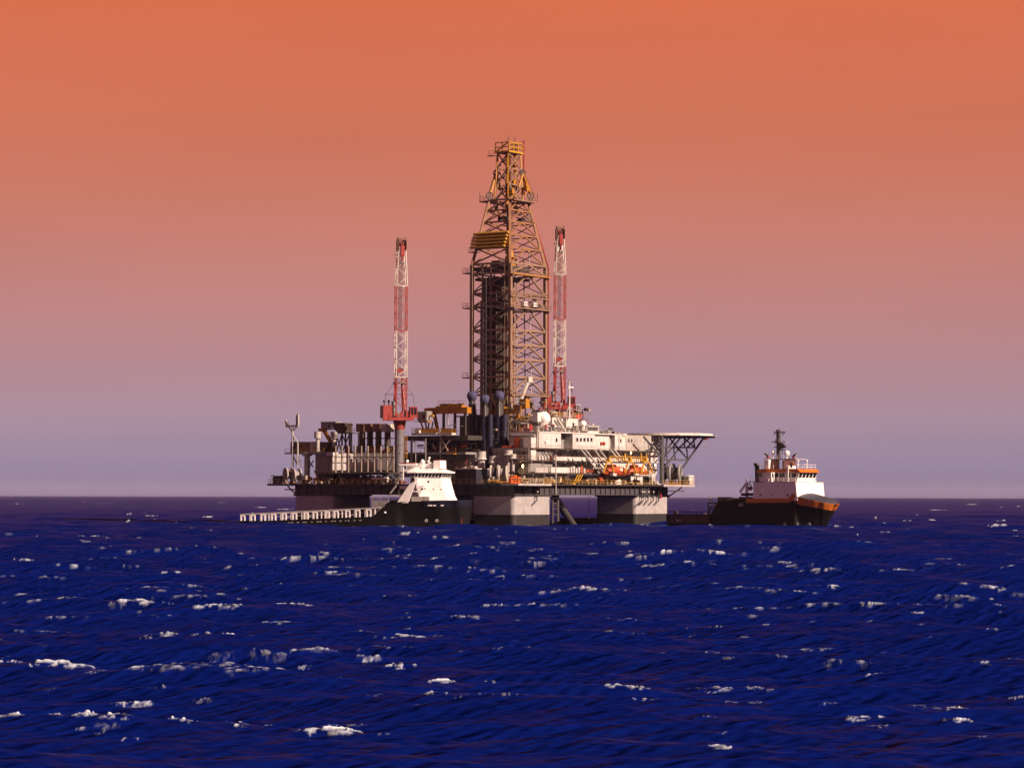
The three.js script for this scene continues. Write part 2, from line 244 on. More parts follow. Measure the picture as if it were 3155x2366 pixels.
        const body = along * Math.exp(-(lz - 0.1) * (lz - 0.1) * (lz > 0.1 ? 2.6 : 0.9)), lace = 1 - Math.abs(2 * fbm(X / (sx * 1.3) + 5.1 + c.id, Z / (sx + c.d * 1.2) - c.id, 4) - 1) * 2.2;
        const f = Math.max(smooth(0.50, 0.70, body * (0.28 + 0.36 * c.s) + 1.2 * (n1 - 0.5)), 0.62 * smooth(0.5, 0.85, lace * Math.min(1, 1.7 * along * Math.exp(-lz * lz * 0.2)) * (0.55 + 0.35 * c.s))); foam = Math.max(foam, f * (1 - 0.85 * smooth(0.22, 0.5, -sz)));
      }
      if (r < 2600) { const crest = J - 0.55 + 1.1 * (fbm(X * 0.28, Z * 0.2, 3) - 0.6); if (crest > 0) foam = Math.max(foam, smooth(0, 0.3, crest) * smooth(0.5, 0.72, fbm(X / Math.max(0.3, r * 0.0018), Z / Math.max(0.5, r * 0.005), 3)) * 0.6); }
      if (r > 560 && r < 900) for (const [f, x0, x1, z0, z1] of wash) { // broken water round columns and hulls
        const ax = X - f.ox, az = Z - f.oz, fx = ax * f.c - az * f.s, fz = ax * f.s + az * f.c, ex = Math.max(x0 - fx, fx - x1, 0), ez = Math.max(z0 - fz, fz - z1, 0), q = Math.hypot(ex, ez);
        if (q < 3.5) foam = Math.max(foam, (1 - q / 3.5) * smooth(0.47, 0.66, fbmR(X / 1.5, Z / 2.6, 4)) * 0.9);
      }
      if (foam > 0) y += foam * 0.07 * (0.3 + 1.4 * vnoise(X * 5, Z * 3));
      pos.push(x + dx, y, z + dz); uv.push(X / 9, Z / 9);
      const tint = 0.92 + 0.16 * fbm(X * 0.02, Z * 0.02, 2);
      for (let q = 0; q < 3; q++) col.push(water[q] * tint * (1 - foam) + foamC[q] * foam);
    }
  };
  rows.forEach((r, i) => ring(r, (rows[i + 1] ?? r * 1.05) - r, -half, half, NC));
  const nr = rows.length, W = NC + 1;
  for (let i = 0; i < nr - 1; i++) for (let j = 0; j < NC; j++) { const a = i * W + j, b = a + W; idx.push(a, b + 1, b, a, a + 1, b + 1); }
  // the rest of the sea: wide flanks with the same waves, then a plain sheet behind
  const patch = (list, a0, a1, n) => { const st = pos.length / 3; list.forEach((r, i) => ring(r, (list[i + 1] ?? r * 1.05) - r, a0, a1, n)); for (let i = 0; i < list.length - 1; i++) for (let j = 0; j < n; j++) { const a = st + i * (n + 1) + j, b = a + n + 1; idx.push(a, b + 1, b, a, a + 1, b + 1); } };
  const flank = []; for (let r = 14; r < 1600; r *= 1.012) flank.push(r); for (let r = 1600; r < 28000; r *= 1.2) flank.push(r); flank.push(28000);
  const wide = 42 * Math.PI / 180; patch(flank, half, wide, 170); patch(flank, -wide, -half, 170); patch(flank.filter((r) => r < 76).concat([76.3]), -half, half, 160);
  const rr = [0.5, 14, 76, 300, 800, 2500, 7000, 28000], NS = 60, start = pos.length / 3, a0 = wide, a1 = 2 * Math.PI - wide;
  for (const r of rr) for (let j = 0; j <= NS; j++) { const a = a0 + (a1 - a0) * j / NS, x = r * Math.sin(a), z = CAM_D - r * Math.cos(a); pos.push(x, -0.05, z); uv.push(x / 9, z / 9); col.push(...water); }
  for (let i = 0; i < rr.length - 1; i++) for (let j = 0; j < NS; j++) { const a = start + i * (NS + 1) + j, b = a + NS + 1; idx.push(a, b + 1, b, a, a + 1, b + 1); }
  const s2 = pos.length / 3; for (const r of [0.5, 14.2]) for (let j = 0; j <= 8; j++) { const a = -wide + 2 * wide * j / 8; const x = r * Math.sin(a), z = CAM_D - r * Math.cos(a); pos.push(x, -0.05, z); uv.push(x / 9, z / 9); col.push(...water); }
  for (let j = 0; j < 8; j++) { const a = s2 + j, b = a + 9; idx.push(a, b + 1, b, a, a + 1, b + 1); }
  const g = new THREE.BufferGeometry();
  g.setAttribute('position', new THREE.Float32BufferAttribute(pos, 3)); g.setAttribute('color', new THREE.Float32BufferAttribute(col, 3)); g.setAttribute('uv', new THREE.Float32BufferAttribute(uv, 2)); g.setIndex(idx); g.computeVertexNormals();
  const RR = rng(5), rip = []; for (let k = 0; k < 46; k++) { const fx = Math.round((RR() - 0.5) * 22), fy = Math.round(4 + RR() * 26), l = Math.hypot(fx, fy); rip.push([fx, fy, RR() * 6.28, fx / l, fy / l]); }
  const ripples = dataTex(512, (x, y) => { let gx = 0, gz = 0; for (const [fx, fy, p, cx, cy] of rip) { const s = Math.sin(6.2832 * (fx * x + fy * y) + p); gx += cx * s; gz += cy * s; } const q = 0.08, l = Math.hypot(gx * q, gz * q, 1); return [128 + 127 * gx * q / l, 128 + 127 * gz * q / l, 128 + 127 / l]; });
  const mat = new THREE.MeshPhysicalMaterial({ vertexColors: true, roughness: 0.3, ior: 1.33, specularIntensity: 0.004, normalMap: ripples, side: THREE.DoubleSide }); mat.name = 'sea_water';
  const sea = shade(new THREE.Mesh(g, mat)); sea.name = 'sea'; sea.userData = { kind: 'structure', label: 'dark blue choppy sea with scattered whitecaps reaching to the horizon', category: 'sea' }; scene.add(sea);
}

// ------------------------------------------------------------------ the drilling platform: hull, columns and decks
const F = new Frame(0.65, 30, 56);                     // x runs to the right-hand column, -z to the left-hand one
const DK = 10.6;                                        // main deck height
const P = (u, v, z) => F.pz(u, v, z), Q = (u, v, x) => F.px(u, v, x);
function roundedColumn(x0, x1, z0, z1, y0, y1, r) {
  const s = new THREE.Shape(), w = x1 - x0, d = z1 - z0; s.moveTo(r, 0); s.lineTo(w - r, 0); s.absarc(w - r, r, r, -Math.PI / 2, 0); s.lineTo(w, d - r); s.absarc(w - r, d - r, r, 0, Math.PI / 2); s.lineTo(r, d); s.absarc(r, d - r, r, Math.PI / 2, Math.PI); s.lineTo(0, r); s.absarc(r, r, r, Math.PI, 1.5 * Math.PI);
  return metreUV(new THREE.ExtrudeGeometry(s, { depth: y1 - y0, bevelEnabled: false, curveSegments: 8 }).rotateX(Math.PI / 2).translate(x0, y1, z0));
}
const hull = new Thing('drilling_platform', 'semi submersible drilling platform hull on four thick pale columns with dark boot tops', 'oil rig', F, [37.7, 0, -35]);
{
  for (const [x0, z1] of [[0, 0], [58.6, 0], [0, -57.5], [58.6, -57.5]]) {
    const c = hull.geo('column', roundedColumn(x0, x0 + 17, z1 - 13, z1, 3.15, 8.3, 1.3), M.column);
    hull.geo('boot_top', roundedColumn(x0 - 0.03, x0 + 17.03, z1 - 13.03, z1 + 0.03, -7, 3.15, 1.3), M.boot, c);
    hull.box('plate_seam', [x0 + 1.4, x0 + 15.6], [5.9, 5.95], [z1, z1 + 0.02], M.pale, c);
    hull.box('collar', [x0 - 0.1, x0 + 17.1], [7.75, 8.28], [z1 - 13.1, z1 + 0.1], M.deckGirder, c);
  }
  const dk = hull.box('deck_box', [0.2, 75.4], [8.3, DK], [-70.3, -0.2], M.deckGirder);
  for (let x = 1.5; x < 75; x += 2.45) hull.box('stiffener', [x, x + 0.16], [8.32, DK - 0.15], [-0.2, 0.12], M.dark, dk);
  for (let z = -69; z < -1; z += 2.45) hull.box('stiffener', [-0.12, 0.2], [8.32, DK - 0.15], [z, z + 0.16], M.dark, dk);
  hull.box('deck_edge', [-1.6, 75.8], [DK, DK + 0.3], [-70.6, 1.1], M.dark);
  hull.box('lower_flange', [0, 75.5], [8.12, 8.29], [-0.05, 0.3], M.dark, dk); hull.box('lower_flange', [-0.3, 0.05], [8.12, 8.29], [-70, 0], M.dark, dk);
  // cantilevered corner platforms
  for (const [xa, xb, za, zb, lab] of [[-3.2, 12, -2, 3.4, 0], [-2.4, 9, F.zAt(824, -2.4), -70.7, 1], [66, 82.5, -4, 4.2, 2]]) {
    const p = hull.box('corner_platform', [xa, xb], [DK - 0.12, DK + 0.42], [za, zb], lab === 0 ? M.pale : lab === 1 ? M.dark : M.pale);
    const y = DK + 0.42, e = 0.15;
    if (lab === 0) hull.rail([[xa + e, y, za], [xa + e, y, zb - e], [xb - e, y, zb - e]], M.yellow, 1.2, p);
    if (lab === 1) hull.rail([[xb, y, za + e], [xa + e, y, za + e], [xa + e, y, zb]], M.steel, 1.2, p);
    if (lab === 2) hull.rail([[xa, y, zb - e], [xb - e, y, zb - e], [xb - e, y, za]], M.yellow, 1.2, p);
    hull.bar('knee_brace', lab === 1 ? [3, 6.8, -70.4] : lab === 2 ? [75.6, 6.6, -2] : [4, 8.2, 0.2], lab === 1 ? [3, DK - 0.2, -75] : lab === 2 ? [81, DK - 0.2, 1] : [4, DK - 0.1, 2.6], 0.3, M.dark, p);
  }
  hull.box('lower_platform', [1, 9], [9.3, 9.6], [-74.5, -70.5], M.dark); hull.box('lower_platform', [71, 79.5], [9.2, 9.5], [0.3, 2.6], M.dark);
  hull.rail([[-1.4, DK + 0.3, -70], [-1.4, DK + 0.3, -3]], M.ochre, 1.15); hull.rail([[12.2, DK + 0.3, 0.9], [66, DK + 0.3, 0.9]], M.yellow, 1.15);
  // inclined brace beside the front column and ladder frame next to it
  hull.rod('brace', P(1703, 1522, -6), P(1778, 1634, -6), 0.95, M.dark, null, 0.95, 16);
  const lf = hull.rod('fairlead_frame', P(1703, 1526, -2), P(1703, 1612, -2), 0.3, M.dark); for (const v of [1535, 1550, 1568, 1585]) hull.bar('rung', P(1703, v, -2), P(1719, v, -2), 0.28, M.dark, lf); hull.rod('post', P(1719, 1526, -2), P(1719, 1606, -2), 0.42, M.dark, lf);
  hull.bar('diagonal', P(1703, 1545, -2), P(1719, 1562, -2), 0.25, M.dark, lf);
  hull.rbox('pontoon', [58, 76], [-5, 1.9], [-25, -12.9], 0.6, M.boot);
  hull.rod('cable', P(1815, 1526, -8), P(1815, 1600, -8), 0.07, M.rope);
  // fittings that hang on the sunlit faces of the columns
  for (const [x, n] of [[9.2, 1], [60.3, 2], [61.3, 2], [63.5, 1], [66.2, 1], [69, 1]]) {
    const a = hull.rod('hawse_pipe', [x, DK - 0.4, 0.75], [x, 6.8 + (n - 1) * 0.4, 0.75], 0.16, M.dark); hull.rod('hawse_elbow', [x, 6.8, 0.75], [x - 1.6, 5.6, 0.45], 0.15, M.dark, a); hull.bar('bracket', [x, 7.6, 0.0], [x, 7.6, 0.9], 0.2, M.dark, a);
    hull.ball('sheave_guard', [x, DK - 1.6, 0.85], 0.34, M.pale, a);
  }
  hull.rod('hose', P(1714, 1524, 1.2), P(1713, 1400, 1.2), 0.14, M.pale);
  hull.box('fender', [69.8, 70.4], [7.3, 9.2], [0.4, 0.9], M.red);
}

// ------------------------------------------------------------------ derrick
{
  const xc = 43.5, zc = -31.25, hx = 8.5, hz = 6.25, Y = (v) => F.yAt(1571, v, xc, zc);
  const fac = (y) => (y <= 70 ? 1 : 1 - 0.47 * Math.min(1, (y - 70) / 17.4));
  const cor = (sx, sz, y) => [xc + sx * hx * fac(y), y, zc + sz * hz * fac(y)];
  const t = new Thing('drilling_derrick', 'tall steel lattice drilling derrick with yellow crown under a painted orange cast rising from the rig centre', 'derrick', F, [xc, 24, zc]);
  const yb = 24, yk = 70, yt = Y(617);
  for (const [sx, sz] of [[-1, 1], [1, 1], [-1, -1], [1, -1]]) { t.bar('leg', cor(sx, sz, yb), cor(sx, sz, yk), 0.85, M.derrick); t.bar('leg', cor(sx, sz, yk), cor(sx, sz, yt), 0.7, M.derrickTopCast); }
  const lev = [1219, 1165, 1111, 1066, 1021, 949, 908, 847, 817].map(Y), lev2 = [817, 769, 727, 687, 650, 617].map(Y);
  const faces = [[[-1, 1], [1, 1]], [[-1, -1], [-1, 1]], [[1, 1], [1, -1]], [[1, -1], [-1, -1]]];
  const mid = (a, b) => [(a[0] + b[0]) / 2, (a[1] + b[1]) / 2, (a[2] + b[2]) / 2];
  for (let k = 0; k < 4; k++) {
    const [A, B] = faces[k], chevron = k === 0 || k === 3;
    for (const L of [lev, lev2]) L.forEach((y, i) => {
      const a = cor(...A, y), b = cor(...B, y); if (!(L === lev2 && i === 0)) t.bar('crossbeam', a, b, (L === lev ? 0.52 : 0.44) * (k > 1 ? 0.7 : 1), L === lev ? M.derrick : M.derrickTopCast);
      if (i + 1 >= L.length) return; // panels run from this level up to the next
      const c = cor(...A, L[i + 1]), d = cor(...B, L[i + 1]);
      if (chevron) { const m = mid(c, d); const w = (L === lev ? 0.42 : 0.34) * (k > 1 ? 0.55 : 1), dm = L === lev ? M.derrick : M.derrickTopCast; t.bar('brace', a, m, w, dm); t.bar('brace', b, m, w, dm); }
      else { const w = k > 1 ? 0.22 : 0.34, dm = L === lev ? M.derrick : M.derrickTopCast; t.bar('brace', a, d, w, dm); t.bar('brace', b, c, w, dm); }
    });
    const a = cor(...A, yb), b = cor(...B, yb), c = cor(...A, lev[0]), d = cor(...B, lev[0]), m = mid(c, d); t.bar('brace', a, m, 0.5, M.derrick); t.bar('brace', b, m, 0.5, M.derrick);
    if (k === 1) { t.bar('mid_post', mid(a, b), mid(cor(...A, yk), cor(...B, yk)), 0.4, M.derrick); const w = 0.28, q0 = cor(...A, yb), q1 = cor(...B, yb); t.bar('inner_post', [q0[0] + (q1[0] - q0[0]) * w, yb, q0[2] + (q1[2] - q0[2]) * w], [q0[0] + (q1[0] - q0[0]) * w, yk, q0[2] + (q1[2] - q0[2]) * w], 0.45, M.derrick); }
  }
  // guide rails, standpipes and ladder strings inside the tower
  for (const [dx, dz, r, m] of [[-2, 0.5, 0.22, M.ochre], [2, 0.5, 0.22, M.ochre], [3.5, -2, 0.16, M.pale], [5, 2.5, 0.15, M.tankBlue], [5.8, -1, 0.15, M.pale], [-4, -3, 0.18, M.dark], [6.6, 3.5, 0.12, M.pale]]) t.rod('standpipe', [xc + dx, yb, zc + dz], [xc + dx * 0.8, 62 + Math.abs(dx) * 2, zc + dz * 0.8], r, m);
  t.rod('mud_pipe', [xc + hx + 0.75, 28, zc + hz + 0.5], [xc + hx + 0.75, 70, zc + hz + 0.5], 0.22, M.red); t.rod('mud_pipe', [xc + hx + 0.75, 70, zc + hz + 0.5], [xc + hx * 0.6 + 0.6, Y(660), zc + hz * 0.6 + 0.4], 0.22, M.red);
  for (const [dx, dz] of [[-hx - 0.9, -1], [-hx - 0.9, -2]]) t.rod('conduit', [xc + dx, 26, zc + dz], [xc + dx, 68, zc + dz], 0.12, M.dark);
  // drill pipe stands racked on the left side
  const R = rng(3);
  for (let i = 0; i < 7; i++) for (let j = 0; j < 9; j++) { const x = xc - hx + 1.6 + i * 0.85, z = zc - hz + 1.9 + j * 0.62; t.rod('drill_pipe', [x, 25, z], [x + (R() - 0.5) * 0.3, 60 + R() * 4.5, z], 0.24, M.drill, null, 0.24, 6); }
  t.box('racking_board', [xc - hx + 0.4, xc + 1.5], [Y(838), Y(826)], [zc - hz + 0.3, zc + hz - 0.3], M.dark); t.box('finger_board', [xc - hx + 0.6, xc + 2], [Y(868), Y(860)], [zc - hz + 0.6, zc + hz - 0.8], M.dark);
  t.box('racking_arm', [xc - 6, xc - 4.4], [Y(826), Y(806)], [zc - 1.6, zc + 1.2], M.dark); t.box('racking_arm', [xc - 3, xc - 1.4], [Y(960), Y(900)], [zc - 0.8, zc + 0.8], M.dark); t.rbox('pipe_tower', [xc - hx + 1.5, xc - hx + 5], [Y(935), Y(868)], [zc - 3.6, zc + 2.6], 0.2, M.drill);
  const td = t.box('top_drive', [xc - 1.2, xc + 1.2], [Y(835), Y(790)], [zc - 0.5, zc + 1.5], M.ochre); t.rod('travelling_block', [xc, Y(790), zc + 0.5], [xc, Y(770), zc + 0.5], 1.0, M.ochre, td, 0.7); for (const s of [-0.6, 0.6]) t.rod('drilling_line', [xc + s, Y(770), zc + 0.5], [xc + s, Y(480), zc + 0.3], 0.05, M.rope, td); t.rod('swivel', [xc, Y(870), zc + 0.5], [xc, Y(835), zc + 0.5], 0.4, M.ochre, td);
  // platforms round the tower
  const plat = (v, o, sides, m = M.derrick) => {
    const y = Y(v), f = fac(y), w = hx * f, d = hz * f;
    for (const s of sides) {
      const [x, z] = s === 'l' ? [[xc - w - o, xc - w + 0.4], [zc - d - 0.6, zc + d + 0.6]] : s === 'r' ? [[xc + w - 0.4, xc + w + o], [zc - d, zc + d + 0.8]] : [[xc - w - 0.6, xc + w + 0.8], [zc + d - 0.3, zc + d + o]];
      const b = t.box('platform', x, [y - 0.3, y], z, m); t.rail(s === 'l' ? [[x[1], y, z[0]], [x[0], y, z[0]], [x[0], y, z[1]], [x[1], y, z[1]]] : s === 'r' ? [[x[0], y, z[1]], [x[1], y, z[1]], [x[1], y, z[0]]] : [[x[0], y, z[0]], [x[0], y, z[1]], [x[1], y, z[1]], [x[1], y, z[0]]], M.derrick, 1.2, b);
    }
  };
  plat(850, 1.4, ['f'], M.ochre); plat(953, 1.6, ['f', 'r']); plat(918, 0.8, ['f']); plat(1219, 1.0, ['f']); plat(618, 1.8, ['f', 'r'], M.derrick);
  for (const v of [842, 950, 1164]) { const y = Y(v), z = zc - hz - 3.0; const b = t.box('side_platform', [xc - hx - 0.3, xc - hx + 2.6], [y - 0.25, y], [z, zc - hz], M.derrick); t.rail([[xc - hx + 2.4, y, z + 0.1], [xc - hx - 0.2, y, z + 0.1], [xc - hx - 0.2, y, zc - hz]], M.derrick, 1.2, b); }
  for (const v of [750, 777]) { const y = Y(v), q = cor(-1, -1, y); const b = t.box('side_platform', [q[0] - 0.2, q[0] + 1.8], [y - 0.2, y], [q[2] - 2.4, q[2]], M.derrick); t.rail([[q[0] + 1.6, y, q[2] - 2.3], [q[0], y, q[2] - 2.3], [q[0], y, q[2]]], M.derrick, 1.2, b); }
  { const y = Y(618), z = zc - hz * 0.53 - 3; const b = t.box('side_platform', [xc - 5, xc + 5], [y - 0.3, y], [z, zc - hz * 0.5], M.derrick); t.rail([[xc + 4.9, y, z + 0.1], [xc - 4.9, y, z + 0.1], [xc - 4.9, y, zc - 3.5]], M.derrick, 1.2, b); t.rod('lamp_post', [xc - 4.9, y, z + 0.1], [xc - 4.9, y + 2.4, z + 0.1], 0.08, M.dark, b); const b2 = t.rod('lamp_post', [xc + 6.4, y, zc + 5], [xc + 6.4, y + 2.4, zc + 5], 0.08, M.dark); }
  for (const [x, v] of [[39.5, 945], [44.2, 945]]) t.box('control_box', [x, x + 1.9], [Y(v + 3), Y(v - 11)], [zc + hz + 0.3, zc + hz + 1.4], M.white);
  t.box('winch_box', [45.8, 48], [Y(948), Y(936)], [zc + hz + 0.3, zc + hz + 1.3], M.dark);
  // row of yellow air bottles on the left face
  const pan = t.box('air_bottle_frame', [xc - hx * 0.86 - 0.55, xc - hx * 0.86 - 0.4], [Y(770), Y(718)], [zc - 5.2, zc + 5.4], M.ochre);
  for (let i = 0; i < 5; i++) { const y = Y(724 + i * 10.2), a = [xc - hx * 0.86 - 1.1, y, zc - 5.7 - i * 0.28], b = [xc - hx * 0.86 - 1.1, y, zc + 5.3 - i * 0.3]; t.rod('air_bottle', a, b, 0.4, M.yellow); t.ball('bottle_end', b, 0.4, M.yellow); }
  // upper narrow frame, crown block and sheaves; ochre is yellow paint plus the orange cast
  const cx = 2.9, cz = 1.75, y0 = yt, y1 = Y(470);
  for (const [sx, sz] of [[-1, 1], [1, 1], [-1, -1], [1, -1]]) t.bar('crown_leg', [xc + sx * cx * 1.25, y0, zc + sz * cz * 1.25], [xc + sx * cx, y1, zc + sz * cz], 0.42, M.ochre);
  for (let i = 0; i < 3; i++) { const ya = y0 + (y1 - y0) * i / 3, yc = y0 + (y1 - y0) * (i + 1) / 3; for (const s of [-1, 1]) { const f = 1.25 - 0.25 * i / 3, g = 1.25 - 0.25 * (i + 1) / 3; t.bar('crown_brace', [xc - cx * f, ya, zc + s * cz * f], [xc + cx * g, yc, zc + s * cz * g], 0.28, M.derrick); t.bar('crown_brace', [xc + cx * f, ya, zc + s * cz * f], [xc - cx * g, yc, zc + s * cz * g], 0.28, M.derrick); t.bar('crown_brace', [xc + s * cx * f, ya, zc - cz * f], [xc + s * cx * g, yc, zc + cz * g], 0.28, M.derrick); t.bar('crown_strut', [xc - cx * g, yc, zc + s * cz * g], [xc + cx * g, yc, zc + s * cz * g], 0.3, M.derrick); } }
  for (const [dx, dz] of [[-1.6, 0.6], [1.4, 0.9], [0.2, -0.8]]) t.rod('hydraulic_cylinder', [xc + dx * 1.3, Y(640), zc + dz], [xc + dx, y1, zc + dz], 0.42, M.ochre);
  const cb = t.box('crown_block', [xc - 3.5, xc + 3.5], [y1, y1 + 0.45], [zc - 2.4, zc + 2.4], M.yellow);
  t.rail([[xc - 3.3, y1 + 0.45, zc - 2.2], [xc - 3.3, y1 + 0.45, zc + 2.2], [xc + 3.3, y1 + 0.45, zc + 2.2], [xc + 3.3, y1 + 0.45, zc - 2.2]], M.yellow, 2.3, cb, 'crown_frame', 1.9, 0.24); t.bar('crown_diagonal', [xc - 3.3, y1 + 0.5, zc - 1.8], [xc - 3.3, y1 + 2.6, zc + 1.8], 0.3, M.yellow, cb); t.box('crown_beacon', [xc - 0.8, xc + 0.6], [y1 + 1.2, y1 + 1.6], [zc + 1.4, zc + 2], M.cream, cb);
  for (let i = 0; i < 7; i++) t.rod('aerial', [xc - 3.2 + i * 1.05, y1 + 2.5, zc + 2.1 - (i % 3)], [xc - 3.2 + i * 1.05, y1 + 4.3 + (i % 2) * 0.7, zc + 2.1 - (i % 3)], 0.05, M.dark, cb, 0.04, 5);
  t.rod('vent_pipe', [xc + 3.9, Y(575), zc + 2.2], [xc + 3.9, Y(426), zc + 2.2], 0.22, M.red);
  t.rail([[xc - 3.4, Y(478), zc - 4.4], [xc - 3.4, Y(478), zc - 2.5]], M.derrick, 1.4); t.box('crown_step', [xc - 4, xc - 2.6], [Y(479), Y(477)], [zc - 4.5, zc - 2.4], M.derrick);
  const wheel = (c, r) => { const g = [new THREE.TorusGeometry(r, 0.16, 6, 20)]; for (let k = 0; k < 3; k++) g.push(new THREE.BoxGeometry(2 * r, 0.16, 0.14).rotateZ(k * Math.PI / 3)); return t.geo('sheave', metreUV(merge(g)).rotateY(-0.4).translate(...c), M.dark); };
  for (const [s, u, v] of [[1, 1609, 529], [1, 1634, 600], [-1, 1527, 531], [-1, 1507, 601]]) { const q = P(u, v, zc + 2.6 * s); wheel(q, v < 560 ? 0.85 : 1.0); }
  for (const s of [-1, 1]) { const z = zc + 2.6 * s, a = P(s > 0 ? 1609 : 1527, 533, z), b = P(s > 0 ? 1633 : 1510, 592, z), c = P(s > 0 ? 1597 : 1540, 575, z); t.rod('compensator_arm', a, b, 0.42, M.ochre); t.rod('compensator_arm', a, c, 0.34, M.ochre); t.rod('compensator_cable', P(s > 0 ? 1615 : 1522, 533, z), P(s > 0 ? 1640 : 1504, 590, z), 0.06, M.rope); }
  const U = rng(11); for (let i = 0; i < 15; i++) { const x = xc - 4 + U() * 8, z = zc - 2.5 + U() * 5.5, y = Y(615 - U() * 50); t.box('crown_machinery', [x, x + 0.5 + U() * 1.3], [y, y + 0.5 + U() * 1.6], [z, z + 0.5 + U()], U() < 0.6 ? M.ochre : M.dark); }
  for (let i = 0; i < 14; i++) { const x = xc - 5 + U() * 10, z = zc - 3 + U() * 5, y = Y(700 - U() * 60); t.box('tower_machinery', [x, x + 0.5 + U() * 1.6], [y, y + 0.4 + U() * 1.2], [z, z + 0.5 + U()], M.dark); }
  for (let i = 0; i < 5; i++) t.bar('derrick_arm', P(1630 + i * 4, 655 + i * 7, zc + 5.2), P(1604 + i * 9, 690, zc + 4.2), 0.2, M.dark);
  t.ladder([xc - hx - 0.2, 26, zc + hz - 1.5], [xc - hx - 0.2, 70, zc + hz - 1.5], 0.6, M.derrick);
  // solid derrick foot braces on the sunlit face
  t.bar('raker', P(1600, 1242, zc + hz + 0.6), P(1625, 1180, zc + hz + 0.6), 0.75, M.cream); t.box('gusset', ...[[xc - 0.9, xc + 1.1], [Y(1180), Y(1163)], [zc + hz + 0.2, zc + hz + 0.9]], M.cream);
}

// ------------------------------------------------------------------ pedestal cranes
function pedestalCrane(label, base, yPed, yTurn, yTop, dir, headPlate) { // base (x, z) in the platform frame
  const [bx, bz] = base, X0 = F.world(bx, bz), CF = new Frame(X0[0], X0[1], dir), t = new Thing('pedestal_crane', label, 'crane', CF, [0, yPed, 0], 'pedestal cranes');
  t.rod('pedestal', [0, yPed, 0], [0, yTurn - 2.4, 0], 1.3, M.pedestal, null, 1.3, 24); t.rod('slew_ring', [0, yTurn - 2.4, 0], [0, yTurn, 0], 1.3, M.boomRed, null, 1.7, 24); for (const f of [0.3, 0.62]) t.rod('pedestal_flange', [0, yPed + (yTurn - yPed) * f, 0], [0, yPed + (yTurn - yPed) * f + 0.25, 0], 1.42, M.pedestal, null, 1.42, 24);
  t.box('turntable', [-3.6, 3.2], [yTurn, yTurn + 0.7], [-3, 3], M.red);
  const mh = t.box('machinery_house', [-4.7, -2.3], [yTurn + 0.7, yTurn + 3.9], [-2.6, 1.6], M.red); t.box('house_step', [-4.9, -3.4], [yTurn - 0.1, yTurn + 2.4], [1.65, 2.8], M.red, mh); for (const x of [-4.1, -2.9]) { t.rod('exhaust', [x, yTurn + 3.9, 0], [x, yTurn + 4.8, 0], 0.16, M.dark, mh); t.ball('exhaust_cap', [x, yTurn + 5, 0], 0.36, M.dark, mh); }
  t.box('electric_cabinet', [-2.1, -1.2], [yTurn + 0.7, yTurn + 5], [-0.5, 1.2], M.grey);
  const cab = t.box('cab', [2.3, 4.2], [yTurn + 0.7, yTurn + 3.6], [0.6, 2.6], M.red); t.box('cab_window', [2.55, 3.95], [yTurn + 1.5, yTurn + 3.3], [2.58, 2.66], M.glass, cab); t.box('cab_window', [4.16, 4.24], [yTurn + 1.5, yTurn + 3.3], [0.9, 2.3], M.glass, cab); t.box('cab_frame', [3.1, 3.25], [yTurn + 1.3, yTurn + 3.4], [2.66, 2.72], M.red, cab);
  const H = yTop - yTurn, y = (f) => yTurn + H * f;
  // A-frame
  for (const s of [-1, 1]) { t.bar('frame_leg', [s * 1.35, yTurn + 0.7, 1.2], [s * 0.6, y(0.27), -0.9], 0.4, M.red); t.bar('frame_leg', [s * 1.35, yTurn + 0.7, -2.4], [s * 0.6, y(0.27), -0.9], 0.35, M.red); }
  t.box('frame_head', [-1, 1], [y(0.265), y(0.285)], [-1.6, -0.3], M.red); t.box('frame_platform', [-1.5, 1.9], [y(0.205), y(0.21)], [-2, 0.4], M.steel);
  t.rail([[-1.4, y(0.21), 0.3], [1.8, y(0.21), 0.3], [1.8, y(0.21), -1.9]], M.steel, 1.1); t.bar('gantry_outrigger', [-3.9, y(0.143), -0.5], [3.7, y(0.143), -0.5], 0.14, M.dark); for (const s of [-1, 1]) { t.rod('stay_wire', [s * 3.6, y(0.143), -0.5], [s * 4.1, yTurn + 3.5, -0.5], 0.05, M.rope, null, 0.05, 5); t.rod('stay_wire', [s * 3.6, y(0.143), -0.5], [s * 0.6, y(0.23), -0.6], 0.05, M.rope, null, 0.05, 5); }
  // lattice boom standing almost upright: four sections
  const half = (f) => (f < 0.78 ? 1.42 : 1.42 - 0.62 * Math.min(1, (f - 0.78) / 0.18)), lean = (f) => 1.0 + 0.6 * f, deep = (f) => (f < 0.05 ? 0.8 : 1.2);
  const pt = (f, sx, sz) => [sx * half(f), y(f), lean(f) + sz * deep(f)];
  const secs = [[0.02, 0.235, M.red, 'boom_foot_section'], [0.235, 0.49, M.boomWhite, 'boom_section'], [0.49, 0.735, M.boomRed, 'boom_section'], [0.735, 0.93, M.boomWhite, 'boom_section']];
  for (const [f0, f1, m, nm] of secs) {
    const a = pt(f0, 1, 1), b = pt(f1, 1, 1); const root = t.bar(nm, a, b, 0.24, m);
    for (const [sx, sz] of [[-1, 1], [1, -1], [-1, -1]]) t.bar('chord', pt(f0, sx, sz), pt(f1, sx, sz), 0.24, m, root);
    const n = Math.max(4, Math.round((f1 - f0) * H / 2.1));
    for (let i = 0; i < n; i++) { const p = f0 + (f1 - f0) * i / n, q = f0 + (f1 - f0) * (i + 1) / n, s = i % 2 ? 1 : -1; for (const z of [-1, 1]) t.bar('lacing', pt(p, s, z), pt(q, -s, z), 0.1, m, root); for (const x of [-1, 1]) t.bar('lacing', pt(p, x, s), pt(q, x, -s), 0.1, m, root); if (i === 0) for (const z of [-1, 1]) t.bar('lacing', pt(p, -1, z), pt(p, 1, z), 0.22, m, root); }
  }
